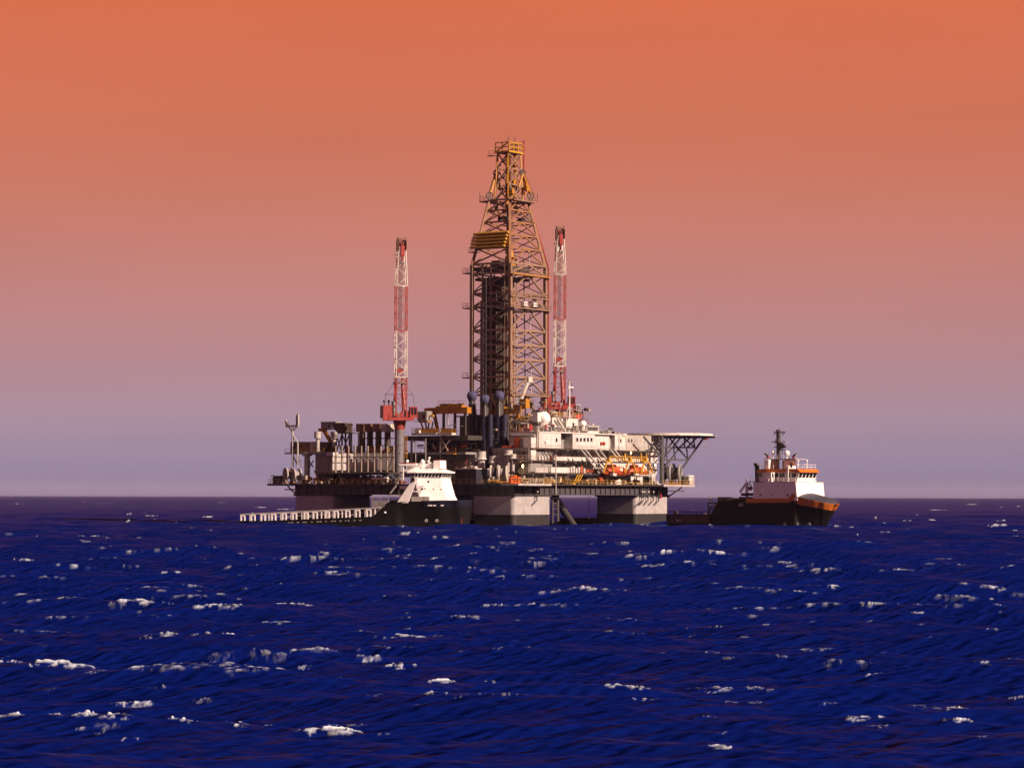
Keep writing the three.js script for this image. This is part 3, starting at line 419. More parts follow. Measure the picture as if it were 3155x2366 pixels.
  if (headPlate) t.box('boom_plate', [-1.0, 1.0], [y(0.86), y(0.925)], [lean(0.9) + 1.0, lean(0.9) + 1.15], M.white);
  const hd = t.bar('boom_head', [-1.15, y(0.93), lean(1)], [-0.75, y(1), lean(1)], 0.25, M.brown); t.bar('head_plate', [1.15, y(0.93), lean(1)], [0.75, y(1), lean(1)], 0.25, M.brown, hd); t.box('head_plate', [-1.05, 1.05], [y(0.985), y(1)], [lean(1) - 0.9, lean(1) + 0.9], M.brown, hd); for (const s of [-1, 1]) t.box('head_plate', [s * 1.22, s * 1.12], [y(0.925), y(0.985)], [lean(1) - 1, lean(1) + 1], M.brown, hd); t.rod('head_sheave', [-0.5, y(0.965), lean(1)], [0.5, y(0.965), lean(1)], 0.7, M.red, hd); t.box('head_plate', [-1.1, -0.5], [y(0.925), y(0.985)], [lean(1) - 1, lean(1) - 0.9], M.brown, hd); t.box('head_plate', [0.5, 1.1], [y(0.925), y(0.985)], [lean(1) - 1, lean(1) - 0.9], M.brown, hd);  // brown head plates carry the warm orange cast in their colour
  const z = lean(1) + 1.3, hb = t.rbox('hook_block', [-0.55, 0.55], [y(0.895), y(0.955)], [z - 0.35, z + 0.35], 0.2, M.red); t.rod('hook_shank', [0, y(0.87), z], [0, y(0.895), z], 0.2, M.red, hb); t.put('hook', cached('hook', () => metreUV(new THREE.TorusGeometry(0.38, 0.12, 6, 14, 4.6).rotateZ(2.2))), M.dark, [0, y(0.862), z], null, hb);
  for (const s of [-0.35, -0.12, 0.12, 0.35]) { t.rod('hoist_rope', [s, y(0.955), z], [s * 0.5, y(0.975), z - 0.6], 0.05, M.rope, null, 0.05, 5); t.rod('luffing_rope', [s, y(0.27), -0.6], [s * 1.2, y(0.94), lean(1) - 0.6], 0.06, M.rope, null, 0.06, 5); }
  for (const f of [0.9, 0.395]) t.box('floodlight', [-1.9, -1.3], [y(f), y(f) + 0.3], [lean(f) + 0.6, lean(f) + 1.2], M.dark);
  t.rail([[-3.4, yTurn + 0.7, 2.9], [2.2, yTurn + 0.7, 2.9]], M.red, 1.1);
  const U = rng(yTop * 10 | 0); for (let i = 0; i < 7; i++) { const x = -1.5 + U() * 3; t.box('winch', [x, x + 0.5 + 0.6 * U()], [yTurn + 0.7, yTurn + 1.5 + U()], [-1.5 + U() * 2, 1 + U()], U() < 0.5 ? M.grey : M.red); }
}
{
  const zL = F.zAt(1231, 6), y = (v) => F.yAt(1231, v, 6, zL);
  pedestalCrane('pedestal crane with red and white boom standing upright left of the derrick', [6, zL], DK + 0.3, y(1296), y(732), 14, false);
  const xR = F.xAt(1722, -30), yr = (v) => F.yAt(1722, v, xR, -30);
  pedestalCrane('pedestal crane with red and white boom standing upright right of the derrick', [xR, -30], DK + 0.3, yr(1262), yr(697), 10, true);
}

// ------------------------------------------------------------------ left end of the platform
const yq = (u, v, x) => F.yAt(u, v, x, F.zAt(u, x)), yp = (u, v, z) => F.yAt(u, v, F.xAt(u, z), z);
const zr = (u0, u1, x) => [F.zAt(u0, x), F.zAt(u1, x)], xr = (u0, u1, z) => [F.xAt(u0, z), F.xAt(u1, z)];
const UPD = 19.2;                                       // upper deck of the machinery house
{
  const X = 3, t = new Thing('machinery_house', 'long machinery house with pale angled wall panels behind ten upright posts', 'deckhouse', F, [14, DK + 0.3, -50]);
  t.box('house_core', [X + 1.6, 24], [13.8, UPD - 0.35], zr(1036, 1212, X + 1.6), M.grey); t.box('roof_deck', [4.9, 26], [UPD - 0.35, UPD], zr(1000, 1216, X - 0.6), M.grey); t.box('floor_deck', [-0.6, 26], [13.5, 13.8], zr(1000, 1216, X - 0.8), M.dark);
  const wallX = (u) => 4.6 - (1212 - u) / 10.6 * 0.16 - Math.max(0, 1088 - u) / 10.6 * 0.42;     // the wall steps outwards to the left
  for (let i = 0; i < 10; i++) { const u = 1034 + i * 19.9, px = wallX(u) - 1.2, z = F.zAt(u, px); t.rod('post', [px, yq(u, 1456, px), z], [px, yq(u, 1374, px), z], 0.2, M.steel, null, 0.2, 10); }
  t.rod('tie_rail', Q(1030, 1408, wallX(1030) - 1.4), Q(1088, 1408, wallX(1088) - 1.4), 0.1, M.dark, null, 0.1, 8); t.rod('tie_rail', Q(1088, 1408, wallX(1088) - 1.4), Q(1216, 1408, wallX(1216) - 1.4), 0.1, M.dark, null, 0.1, 8); t.rod('tie_rail', Q(1088, 1455, wallX(1088) - 1.4), Q(1216, 1456, wallX(1216) - 1.4), 0.14, M.dark, null, 0.14, 8);
  t.bar('post_brace', Q(1036, 1412, X - 1.2), Q(1047, 1438, X - 1.2), 0.16, M.dark); t.bar('post_brace', Q(1209, 1410, X - 1.2), Q(1196, 1448, X - 1.2), 0.2, M.dark);
  for (let i = 0; i < 18; i++) { // faceted wall of upright panels
    const u0 = 1025 + i * 10.6; if (u0 > 1206) break; const x0 = wallX(u0), x1 = wallX(u0 + 10.2), a = Q(u0, 1423, x0), b = Q(u0 + 10.2, 1423, x1), ang = Math.atan2(b[0] - a[0], b[2] - a[2]), L = Math.hypot(b[0] - a[0], b[2] - a[2]);
    t.put('wall_panel', boxGeo(0.1, 4.5 - (i % 3) * 0.12, r3(L)), i < 6 ? M.white : i % 3 === 1 ? M.pale : M.panelGrey, [(a[0] + b[0]) / 2, a[1], (a[2] + b[2]) / 2], new THREE.Quaternion().setFromAxisAngle(UP, ang));
  }
  t.box('fascia', [-1.2, 2], [yq(1015, 1404, 0), yq(1015, 1394, 0)], zr(1006, 1026, -1.2), M.white);
  t.rail([[5, UPD, F.zAt(1003, 5)], [5, UPD, F.zAt(1214, 5)]], M.ochre, 1.1);
  for (const u of [1060, 1100, 1140, 1180]) t.bar('deck_post', [X, DK + 0.3, F.zAt(u, X)], [X, 13.5, F.zAt(u, X)], 0.4, M.dark);
  for (let i = 0; i < 3; i++) { const a = Q(1146 + i * 17, 1474, 0.2), b = Q(1160 + i * 17, 1474, 0.2); const d = t.rod('ventilation_duct', a, b, 0.32, M.white); t.ball('duct_elbow', b, 0.42, M.white, d); t.rod('duct_drop', b, [b[0], b[1] - 1.3, b[2]], 0.25, M.cream, d); }
}
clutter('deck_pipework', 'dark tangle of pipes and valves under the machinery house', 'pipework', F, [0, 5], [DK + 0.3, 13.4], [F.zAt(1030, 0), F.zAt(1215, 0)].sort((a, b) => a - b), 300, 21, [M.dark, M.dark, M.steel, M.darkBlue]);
clutter('roof_fittings', 'small fans, pipes and fittings along the machinery house roof', 'pipework', F, [5.2, 10], [UPD, UPD + 2], [F.zAt(1030, 3), F.zAt(1210, 3)].sort((a, b) => a - b), 90, 22, [M.dark, M.steel, M.ochre, M.red]);
{
  const spots = [[1116, 7, 1, 'leftmost'], [1140, 8.5, 1, 'second from left'], [1166, 8, 1, 'third from left'], [1194, 9, 0, 'nearest the left crane']];
  for (const [u, x, dk, w] of spots) {
    const z = F.zAt(u, x), t = new Thing('exhaust_stack', `dark engine exhaust stack with square hood, ${w} of the row`, 'exhaust stack', F, [x, UPD, z], 'engine exhaust stacks');
    t.rod('stem', [x, UPD, z], [x, yq(u, 1330, x), z], 0.82, M.drill, null, 0.82, 14); const h = t.box('hood', [x - 1.45, x + 1.45], [yq(u, 1331, x), yq(u, 1306, x)], [z - 1.0, z + 1.0], dk ? M.brown : M.cream); t.box('hood_sunlit_strip', [x + 1.2, x + 1.5], [yq(u, 1330, x), yq(u, 1307, x)], [z + 0.75, z + 1.05], M.cream, h);  // cream strip paints the sunlit edge onto each hood
    for (const v of [1351, 1372]) t.rod('clamp', [x, yq(u, v, x), z], [x, yq(u, v, x) + 0.25, z], 0.95, M.dark, null, 0.95, 14); t.rod('strut', [x, yq(u, 1351, x), z], [x, yq(u, 1351, x), z + 2.3], 0.12, M.dark, null, 0.12, 6);
  }
}
function cowlVent(label, u, vTop, vHead, vBase, x, w, mat, group) {
  const z = F.zAt(u, x), t = new Thing('ventilator', label, 'ventilator', F, [x, yq(u, vBase, x), z], group), y = (v) => yq(u, v, x);
  t.rod('stem', [x, y(vBase), z], [x, y(vHead) + 0.1, z], w * 0.52, mat, null, w * 0.52, 14); t.rod('collar', [x, y(vHead) + 0.05, z], [x, y(vHead) + 0.3, z], w * 0.6, mat, null, w * 0.6, 14);
  t.rod('hood', [x, y(vHead), z], [x, y(vTop), z], w, mat, null, w, 8); t.rod('base_flange', [x, y(vBase), z], [x, y(vBase) + 0.3, z], w * 0.68, mat, null, w * 0.68, 14); t.rod('band', [x, y((vHead + vBase) / 2), z], [x, y((vHead + vBase) / 2) + 0.14, z], w * 0.57, mat, null, w * 0.57, 14);
}
cowlVent('grey square-hooded ventilator standing left of the raised grey cabin', 979, 1330, 1351, 1392, 4, 1.0, M.pale, 'hooded ventilators');
cowlVent('grey square-hooded ventilator standing under the raised grey cabin', 1029, 1330, 1351, 1378, 5, 0.95, M.pale, 'hooded ventilators');
{
  const X = 9, z = F.zAt(1022, X), y = (v) => yq(1040, v, X), t = new Thing('raised_cabin', 'grey control cabin and dark generator box raised on a braced steel tower', 'cabin', F, [X, UPD, F.zAt(1046, X)]);
  const c = t.box('cabin', [X - 1.5, X + 2], [y(1324), y(1301)], zr(999, 1036, X), M.grey); t.put('porthole', cylGeo(0.38, 0.38, 0.1, 16), M.dark, [X - 1.52, y(1313), F.zAt(1024, X)], new THREE.Quaternion().setFromAxisAngle(new THREE.Vector3(0, 0, 1), Math.PI / 2), c); t.box('cabin_door', [X - 1.56, X - 1.5], [y(1323), y(1308)], zr(1030, 1034, X), M.pale, c); t.box('roof_edge', [X - 1.7, X + 2.2], [y(1301), y(1299.5)], zr(997, 1038, X), M.pale, c);
  t.box('generator_box', [X - 1.3, X + 2.5], [y(1334), y(1304)], zr(1042, 1068, X), M.drill); t.box('platform', [X - 2, X + 3], [y(1336), y(1334)], zr(1036, 1091, X), M.dark); t.rail([[X - 1.9, y(1334), F.zAt(1068, X - 1.9)], [X - 1.9, y(1334), F.zAt(1091, X - 1.9)], [X + 2.9, y(1334), F.zAt(1091, X - 1.9)]], M.steel, 1.1);
  for (const u of [1046, 1064, 1087]) for (const dx of [-1.5, 2.6]) t.bar('tower_leg', [X + dx, UPD, F.zAt(u, X)], [X + dx, y(1336), F.zAt(u, X)], 0.34, M.dark);
  for (const [u0, u1] of [[1046, 1064], [1064, 1087], [1064, 1046], [1087, 1064]]) t.bar('tower_brace', [X - 1.5, UPD, F.zAt(u0, X)], [X - 1.5, y(1338), F.zAt(u1, X)], 0.24, M.dark);
  t.rod('lamp_post', [X - 1.8, y(1334), F.zAt(1090, X)], [X - 1.8, y(1310), F.zAt(1090, X)], 0.1, M.steel); t.box('lamp', [X - 2.1, X - 1.5], [y(1312), y(1309)], [F.zAt(1090, X) - 0.2, F.zAt(1090, X) + 0.9], M.steel);
  t.bar('boom', Q(996, 1322, 7.5), Q(1019, 1362, 7.5), 0.8, M.ochre); t.bar('boom', Q(1018, 1360, 7.5), Q(1036, 1384, 7.5), 0.5, M.dark); t.box('boom_head', [6.8, 8.6], [y(1330), y(1320)], zr(985, 1000, 7.5), M.ochre);
}
{
  const X = 2, t = new Thing('boom_rest', 'forked crane boom rest mast standing at the left end of the platform', 'boom rest', F, [X, DK + 0.3, F.zAt(902, X)]);
  t.rod('mast', Q(902, 1494, X), Q(901, 1318, X), 0.28, M.pale); const y0 = yq(902, 1316, X); t.bar('cradle', Q(882, 1314, X), Q(918, 1312, X), 0.5, M.pale); t.bar('prong', Q(918, 1314, X), Q(917, 1275, X), 0.45, M.pale); t.bar('prong', Q(913, 1311, X), Q(913, 1280, X), 0.25, M.dark); t.bar('prong', Q(887, 1310, X), Q(879, 1294, X), 0.4, M.pale); t.bar('prong', Q(882, 1316, X), Q(880, 1300, X), 0.3, M.pale);
  t.bar('knee', Q(901, 1332, X), Q(889, 1316, X), 0.22, M.pale); t.bar('knee', Q(901, 1332, X), Q(914, 1314, X), 0.22, M.pale); t.rod('back_stay', Q(903, 1342, X), Q(918, 1366, X), 0.16, M.pale); t.rod('rear_mast', Q(917, 1364, X), Q(917, 1440, X), 0.24, M.pale);
  t.bar('lattice', Q(903, 1396, X), Q(916, 1378, X), 0.18, M.pale); t.bar('lattice', Q(903, 1404, X), Q(916, 1432, X), 0.26, M.steel); t.bar('lattice', Q(918, 1402, X), Q(930, 1422, X), 0.14, M.steel); t.bar('lattice', Q(918, 1416, X), Q(932, 1436, X), 0.14, M.steel);
}
{ // house under the container deck at the left end
  const X = 4, t = new Thing('winch_house', 'dark grey deckhouse with a thick round pillar at the left end', 'deckhouse', F, [10, DK + 0.3, -64]);
  const yD = yq(950, 1394, X); t.box('house_wall', [X + 0.5, 16], [yq(990, 1462, X), yD - 0.4], zr(968, 1034, X), M.grey); t.box('upper_platform', [X - 1, 18], [yD - 0.4, yD], zr(884, 1030, X), M.grey); t.rail([[X - 0.9, yD, F.zAt(884, X)], [X - 0.9, yD, F.zAt(1004, X)]], M.ochre, 1.15);
  const pz = F.zAt(942, X); t.rod('pillar', [X + 0.6, DK + 0.3, pz], [X + 0.6, yD - 0.9, pz], 0.78, M.pale, null, 0.78, 18); t.rod('pillar_head', [X + 0.6, yq(942, 1405, X), pz], [X + 0.6, yq(942, 1393, X), pz], 1.35, M.pale, null, 1.35, 18);
  t.box('awning', [X - 0.6, X + 1], [yq(1010, 1428, X), yq(1010, 1410, X)], zr(995, 1028, X), M.steel); const z2 = F.zAt(1025, 2.4); t.box('white_locker', [2.4, 3.4], [yq(1025, 1462, 2.4), yq(1025, 1426, 2.4)], [z2 - 0.45, z2 + 0.45], M.white); t.bar('lattice', Q(953, 1420, X), Q(966, 1440, X), 0.2, M.dark); t.bar('lattice', Q(966, 1418, X), Q(953, 1442, X), 0.2, M.dark);
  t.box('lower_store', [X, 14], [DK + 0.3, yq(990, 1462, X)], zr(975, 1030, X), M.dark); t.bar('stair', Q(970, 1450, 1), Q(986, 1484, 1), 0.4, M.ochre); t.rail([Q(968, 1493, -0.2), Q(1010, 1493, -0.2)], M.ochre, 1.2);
  for (const [u0, u1, v0, m, l] of [[893, 917, 1361, M.drill, 'dark brown'], [920, 951, 1362, M.brown, 'rusty brown'], [953, 970, 1361, M.cream, 'beige'], [986, 1004, 1362, M.drill, 'dark grey']]) {
    const z = zr(u0, u1, X), k = new Thing('container', `${l} steel container on the platform at the left end of the rig`, 'container', F, [X + 2, yD, (z[0] + z[1]) / 2], 'containers at the left end');
    k.box('body', [X + 0.2, X + 4], [yD, yq(u0, v0, X)], z, m); const n = 4; for (let i = 0; i < n; i++) { const za = z[0] + (z[1] - z[0]) * (i + 0.3) / n; k.box('corrugation', [X + 0.1, X + 0.2], [yD + 0.15, yq(u0, v0, X) - 0.15], [za, za + 0.18], m); }
  }
}
function cableReel(label, x, y, z, r, turn, mat, core, group) { // drum on a stand; axis along local x
  const [X, Z] = F.world(x, z), fr = new Frame(X, Z, 56 + turn), t = new Thing('mooring_reel', label, 'reel', fr, [0, y - r - 0.5, 0], group), w = r * 0.5;
  for (const s of [-1, 1]) { const q = new THREE.Quaternion().setFromAxisAngle(UP, Math.PI / 2); const fl = t.put('flange', cached('torus' + r, () => metreUV(new THREE.TorusGeometry(r * 0.86, r * 0.14, 8, 28))), mat, [s * w, y, 0], q); t.rod('flange_plate', [s * w - 0.06, y, 0], [s * w + 0.06, y, 0], r * 0.84, mat, null, r * 0.84, 24); for (let k = 0; k < 3; k++) { const a = k * Math.PI / 3 + 0.3; t.bar('spoke', [s * (w + 0.1), y - Math.sin(a) * r * 0.8, -Math.cos(a) * r * 0.8], [s * (w + 0.1), y + Math.sin(a) * r * 0.8, Math.cos(a) * r * 0.8], 0.16, core); } }
  t.rod('drum', [-w, y, 0], [w, y, 0], r * 0.62, core, null, r * 0.62, 22); for (const s of [-1, 1]) { t.bar('stand_leg', [s * (w + 0.3), y - r - 0.5, -r * 0.7], [s * (w + 0.3), y, 0], 0.25, mat); t.bar('stand_leg', [s * (w + 0.3), y - r - 0.5, r * 0.7], [s * (w + 0.3), y, 0], 0.25, mat); } t.box('stand_base', [-w - 0.5, w + 0.5], [y - r - 0.5, y - r - 0.2], [-r * 0.9, r * 0.9], M.ochre);
}
{
  const a = Q(890, 1460, 0), b = Q(913, 1468, 0);
  cableReel('pale mooring cable reel at the far left end of the rig', a[0], DK + 2.9, a[2], 1.85, -30, M.pale, M.brown, 'mooring reels'); cableReel('pale mooring cable reel right of its twin at the left end, beside the pillar', b[0], DK + 2.75, b[2], 1.75, -30, M.pale, M.grey, 'mooring reels');
  const c = Q(943, 1492, 0.4), t = new Thing('orange_barrel', 'small orange barrel standing at the foot of the pillar', 'barrel', F, [c[0], DK + 0.3, c[2]]); t.rod('barrel_body', [c[0], DK + 0.3, c[2]], [c[0], DK + 1.75, c[2]], 0.42, M.orange, null, 0.42, 14); t.rod('barrel_rim', [c[0], DK + 1.75, c[2]], [c[0], DK + 1.83, c[2]], 0.45, M.orange, null, 0.45, 14);
  const w = new Thing('windlass', 'dark anchor windlass on the overhanging left platform', 'windlass', F, [0.5, DK + 0.42, -75]); for (const dz of [0, 1.6]) { const q = Q(853 + dz * 9, 1470, 0.5); w.rod('gypsy_wheel', [q[0] - 0.7, DK + 1.6, q[2]], [q[0] + 0.7, DK + 1.6, q[2]], 0.95, M.dark, null, 0.95, 16); w.box('windlass_frame', [q[0] - 1, q[0] - 0.72], [DK + 0.42, DK + 2.5], [q[2] - 0.6, q[2] + 0.6], M.dark); } w.rod('davit_post', Q(834, 1492, 0.5), Q(836, 1464, 0.5), 0.09, M.steel); w.rod('davit_arm', Q(836, 1464, 0.5), Q(848, 1464, 0.5), 0.09, M.steel);
}
clutter('left_deck_fittings', 'small dark and rusty fittings on the left corner deck', 'pipework', F, [-2, 5], [DK + 0.42, DK + 2.6], [-72, -57], 80, 31, [M.dark, M.steel, M.ochre, M.dark]);

// ------------------------------------------------------------------ between the left crane and the derrick
{
  const z0 = F.zAt(1250, 10), z1 = F.zAt(1445, 10), t = new Thing('pipe_deck', 'dark open steel pipe deck with crossed braces between crane and derrick', 'deck', F, [18, DK + 0.3, (z0 + z1) / 2]);
  const yU = yq(1330, 1343, 10), yM = yq(1330, 1394, 10); t.box('upper_slab', [9.5, 34], [yU - 1.2, yU], [z0, z1], M.dark); t.box('middle_slab', [8.5, 34], [yM - 0.6, yM], [z0, z1], M.grey); t.box('back_bulkhead', [19, 19.5], [DK + 0.3, yU - 1.2], [z0, z1], M.grey); t.box('lower_bulkhead', [13, 13.4], [DK + 0.3, yM - 0.6], [z0, z1], M.grey);
  for (const u of [1268, 1312, 1358]) t.rod('deck_column', [9.8, DK + 0.3, F.zAt(u, 9.8)], [9.8, yU - 1.2, F.zAt(u, 9.8)], 0.3, M.pale, null, 0.3, 10);
  for (const [a, b] of [[[1357, 1347], [1381, 1390]], [[1388, 1355], [1363, 1384]], [[1270, 1350], [1278, 1364]], [[1333, 1368], [1342, 1384]]]) t.bar('cross_brace', Q(a[0], a[1], 9.6), Q(b[0], b[1], 9.6), 0.24, M.cream);
  t.rod('riser', Q(1281, 1418, 8.8), Q(1281, 1362, 8.8), 0.17, M.cream); t.rod('riser', Q(1312, 1418, 8.8), Q(1312, 1350, 8.8), 0.2, M.cream);
  const s = t.box('landing', [7, 9.5], [yq(1395, 1400, 8), yq(1395, 1398, 8)], zr(1376, 1404, 8), M.ochre); t.rail([[7.1, yq(1395, 1398, 8), F.zAt(1376, 7.1)], [7.1, yq(1395, 1398, 8), F.zAt(1404, 7.1)]], M.ochre, 1.4, s);
  const st = t.bar('ladder_tower', Q(1247, 1412, 6.5), Q(1247, 1345, 6.5), 0.3, M.ochre); for (let i = 0; i < 8; i++) t.bar('ladder_rung', Q(1240, 1408 - i * 8, 6.5), Q(1254, 1408 - i * 8, 6.5), 0.12, M.ochre, st); t.bar('ladder_stile', Q(1253, 1412, 6.5), Q(1253, 1345, 6.5), 0.2, M.ochre, st); t.bar('ladder_stile', Q(1240, 1412, 6.5), Q(1240, 1345, 6.5), 0.2, M.ochre, st);
}
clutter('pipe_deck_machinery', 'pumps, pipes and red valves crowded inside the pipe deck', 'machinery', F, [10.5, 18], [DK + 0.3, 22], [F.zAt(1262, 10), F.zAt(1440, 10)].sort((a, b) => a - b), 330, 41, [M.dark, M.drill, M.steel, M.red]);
{
  const t = new Thing('yellow_walkway', 'yellow railed walkway in two lengths above the pipe deck', 'walkway', F, [8.6, 24, F.zAt(1330, 8.6)]);
  for (const [u0, u1] of [[1272, 1346], [1350, 1396]]) { const z = zr(u0, u1, 8.6), y = yq(u0, 1340, 8.6); const b = t.box('walkway_deck', [8, 10], [y - 0.1, y + 0.5], z, M.cream); t.rail([[8.1, y + 0.5, z[0] + 0.1], [8.1, y + 0.5, z[1] - 0.1]], M.yellow, 1.2, b, 'railing', 1.1, 0.12); t.box('kick_plate', [9.6, 9.7], [y + 0.5, y + 1.6], z, M.ochre, b); t.box('lamp_panel', [7.9, 8.0], [y + 0.9, y + 1.3], [z[0] + (z[1] - z[0]) * 0.28, z[0] + (z[1] - z[0]) * 0.1].sort((p, q) => p - q), M.white, b); }
  t.box('white_box', [8.1, 9], [yq(1290, 1337, 8.6), yq(1290, 1325, 8.6)], zr(1284, 1294, 8.6), M.white);
}
{
  const X = 14, y = (v) => yq(1375, v, X), t = new Thing('gantry_crane', 'orange gantry crane beam on dark legs beside the derrick', 'gantry crane', F, [X, yq(1375, 1343, X), F.zAt(1375, X)]);
  const b = t.box('beam', [X - 1, X + 1], [y(1275), y(1256)], zr(1318, 1446, X), M.ochre); t.box('end_taper', [X - 0.8, X + 0.8], [y(1268), y(1257)], zr(1312, 1318, X), M.ochre, b); t.box('trolley', [X - 1.2, X + 1.6], [y(1256), y(1251)], zr(1350, 1430, X), M.ochre, b);
  t.rail([[X - 1.1, y(1251), F.zAt(1350, X - 1.1)], [X - 1.1, y(1251), F.zAt(1430, X - 1.1)]], M.ochre, 1.2, b); const U = rng(61); for (let i = 0; i < 9; i++) { const u = 1360 + i * 8, z = F.zAt(u, X); t.box('hoist_unit', [X - 0.8, X + 0.7], [y(1251), y(1249 - 7 * U())], [z, z + 0.5 + 0.5 * U()], U() < 0.5 ? M.drill : M.ochre, b); }
  for (const u of [1371, 1406, 1437]) { t.bar('leg', [X - 0.6, y(1343), F.zAt(u, X)], [X - 0.6, y(1275), F.zAt(u, X)], 0.55, M.dark); t.bar('leg', [X + 7, y(1343), F.zAt(u - 18, X)], [X + 7, y(1270), F.zAt(u - 18, X)], 0.4, M.dark); } t.bar('inclined_leg', Q(1347, 1320, X), Q(1338, 1275, X), 0.7, M.ochre); t.bar('hose_loop', Q(1379, 1276, X - 1), Q(1379, 1312, X - 1), 0.3, M.pale); t.bar('hose_loop', Q(1379, 1312, X - 1), Q(1404, 1309, X - 1), 0.16, M.steel);
}
{
  const X = 10, y = (v) => yq(1308, v, X), t = new Thing('crane_cabin', 'pale operator cabin with slanted window on struts beside the gantry crane', 'cabin', F, [X, yq(1308, 1325, X), F.zAt(1310, X)]), z = zr(1291, 1322, X);
  const b = t.rbox('cabin_shell', [X - 1, X + 1.6], [y(1298), y(1267)], z, 0.25, M.grey); t.box('cabin_window', [X - 1.06, X - 1], [y(1291), y(1276)], zr(1303, 1315, X - 1), M.glass, b); t.box('window_bar', [X - 1.1, X - 1.06], [y(1292), y(1275)], zr(1312, 1313.5, X - 1), M.white, b); t.box('cabin_base', [X - 0.6, X + 1.2], [y(1302), y(1298)], zr(1294, 1322, X), M.ochre, b);
  t.rod('cabin_lamp', Q(1326, 1281, X), Q(1336, 1281, X), 0.3, M.yellow); for (const [u0, u1] of [[1296, 1305], [1310, 1315], [1322, 1318], [1334, 1330]]) t.bar('strut', Q(u1, 1325, X), Q(u0, 1300, X), 0.3, M.dark); t.rail([[X - 1.2, y(1300), F.zAt(1283, X)], [X - 1.2, y(1300), F.zAt(1292, X)]], M.steel, 1.2); t.box('step', [X - 1.2, X], [y(1301), y(1300)], zr(1282, 1294, X), M.steel);
}
// ------------------------------------------------------------------ derrick substructure and tanks
{
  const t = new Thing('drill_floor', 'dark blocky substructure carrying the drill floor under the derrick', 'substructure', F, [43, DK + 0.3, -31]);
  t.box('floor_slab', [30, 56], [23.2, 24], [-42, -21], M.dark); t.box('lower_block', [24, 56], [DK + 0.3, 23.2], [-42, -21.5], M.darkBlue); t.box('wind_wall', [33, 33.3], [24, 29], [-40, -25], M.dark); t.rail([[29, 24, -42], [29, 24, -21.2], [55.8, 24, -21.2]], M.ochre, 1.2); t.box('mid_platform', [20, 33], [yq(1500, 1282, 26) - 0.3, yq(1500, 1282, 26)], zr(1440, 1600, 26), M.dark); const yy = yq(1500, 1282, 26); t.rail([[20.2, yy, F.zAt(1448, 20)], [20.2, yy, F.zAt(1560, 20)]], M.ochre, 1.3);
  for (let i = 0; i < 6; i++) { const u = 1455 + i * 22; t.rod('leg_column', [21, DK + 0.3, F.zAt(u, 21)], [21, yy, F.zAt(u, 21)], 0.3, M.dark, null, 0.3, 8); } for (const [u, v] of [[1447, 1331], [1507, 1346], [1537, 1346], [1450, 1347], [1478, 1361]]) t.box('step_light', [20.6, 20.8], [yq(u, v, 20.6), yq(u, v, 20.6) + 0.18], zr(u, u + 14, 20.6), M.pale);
  for (const [u, v] of [[1543, 1273], [1577, 1266], [1610, 1248]]) { const q = Q(u, v, 24), b = t.box('yellow_cage', [q[0], q[0] + 2], [q[1] - 0.8, q[1] + 1.6], [q[2] - 1, q[2] + 1], M.ochre); t.box('cage_panel', [q[0] - 0.1, q[0]], [q[1] + 0.3, q[1] + 0.9], [q[2] - 0.5, q[2] + 0.5], M.cream, b); }
}
{
  const spots = [[1454, 1220, 1380, 18, 'left'], [1494, 1232, 1385, 17, 'middle'], [1538, 1220, 1370, 18, 'right']];
  for (const [u, v, vb, x, w] of spots) {
    const z = F.zAt(u, x), yT = yq(u, v, x), t = new Thing('tensioner', `${w} of three blue domed riser tensioners in front of the derrick foot`, 'tensioner', F, [x, DK + 0.3, z], 'domed riser tensioners');
    t.rod('cylinder', [x, DK + 0.3, z], [x, yq(u, 1285, x), z], 1.05, M.tankBlue, null, 1.05, 18); t.rod('cylinder', [x - 0.2, DK + 0.3, z + 1.9], [x - 0.2, yq(u, 1278, x), z + 1.9], 0.7, M.tankBlue, null, 0.7, 16); for (const [dx, dz] of [[0.6, 0.4], [-0.6, 0.5], [0.1, -0.7]]) t.rod('piston_rod', [x + dx, yq(u, 1285, x), z + dz], [x + dx * 0.8, yT, z + dz * 0.8], 0.16, M.grey, null, 0.16, 8);
    const d = t.ball('dome', [x, yT, z], 1.42, M.tarp, null, [0.85, 0.98, 0.98]); for (let k = -2; k <= 2; k++) t.put('dome_rib', cached('rib' + k, () => metreUV(new THREE.TorusGeometry(1.4, 0.07, 5, 24).scale(0.86, 0.99, 0.99).rotateY(k * 0.55))), M.tankBlue, [x, yT, z], null, d); t.rod('dome_skirt', [x, yT - 2.1, z], [x, yT - 0.7, z], 0.55, M.dark, d, 1.15); t.rod('hose_bundle', [x + 0.2, yq(u, 1285, x), z], [x + 0.2, yT - 1.9, z], 1.0, M.dark, null, 1.0, 12);
  }
}
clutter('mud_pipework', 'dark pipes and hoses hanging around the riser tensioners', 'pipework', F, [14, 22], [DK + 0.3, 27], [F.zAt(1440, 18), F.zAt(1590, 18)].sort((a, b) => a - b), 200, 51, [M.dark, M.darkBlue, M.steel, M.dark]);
clutter('drill_floor_gear', 'yellow and grey gear around the derrick foot', 'machinery', F, [22, 50], [24, 29], [-24, -15], 150, 52, [M.dark, M.ochre, M.steel, M.pale]);

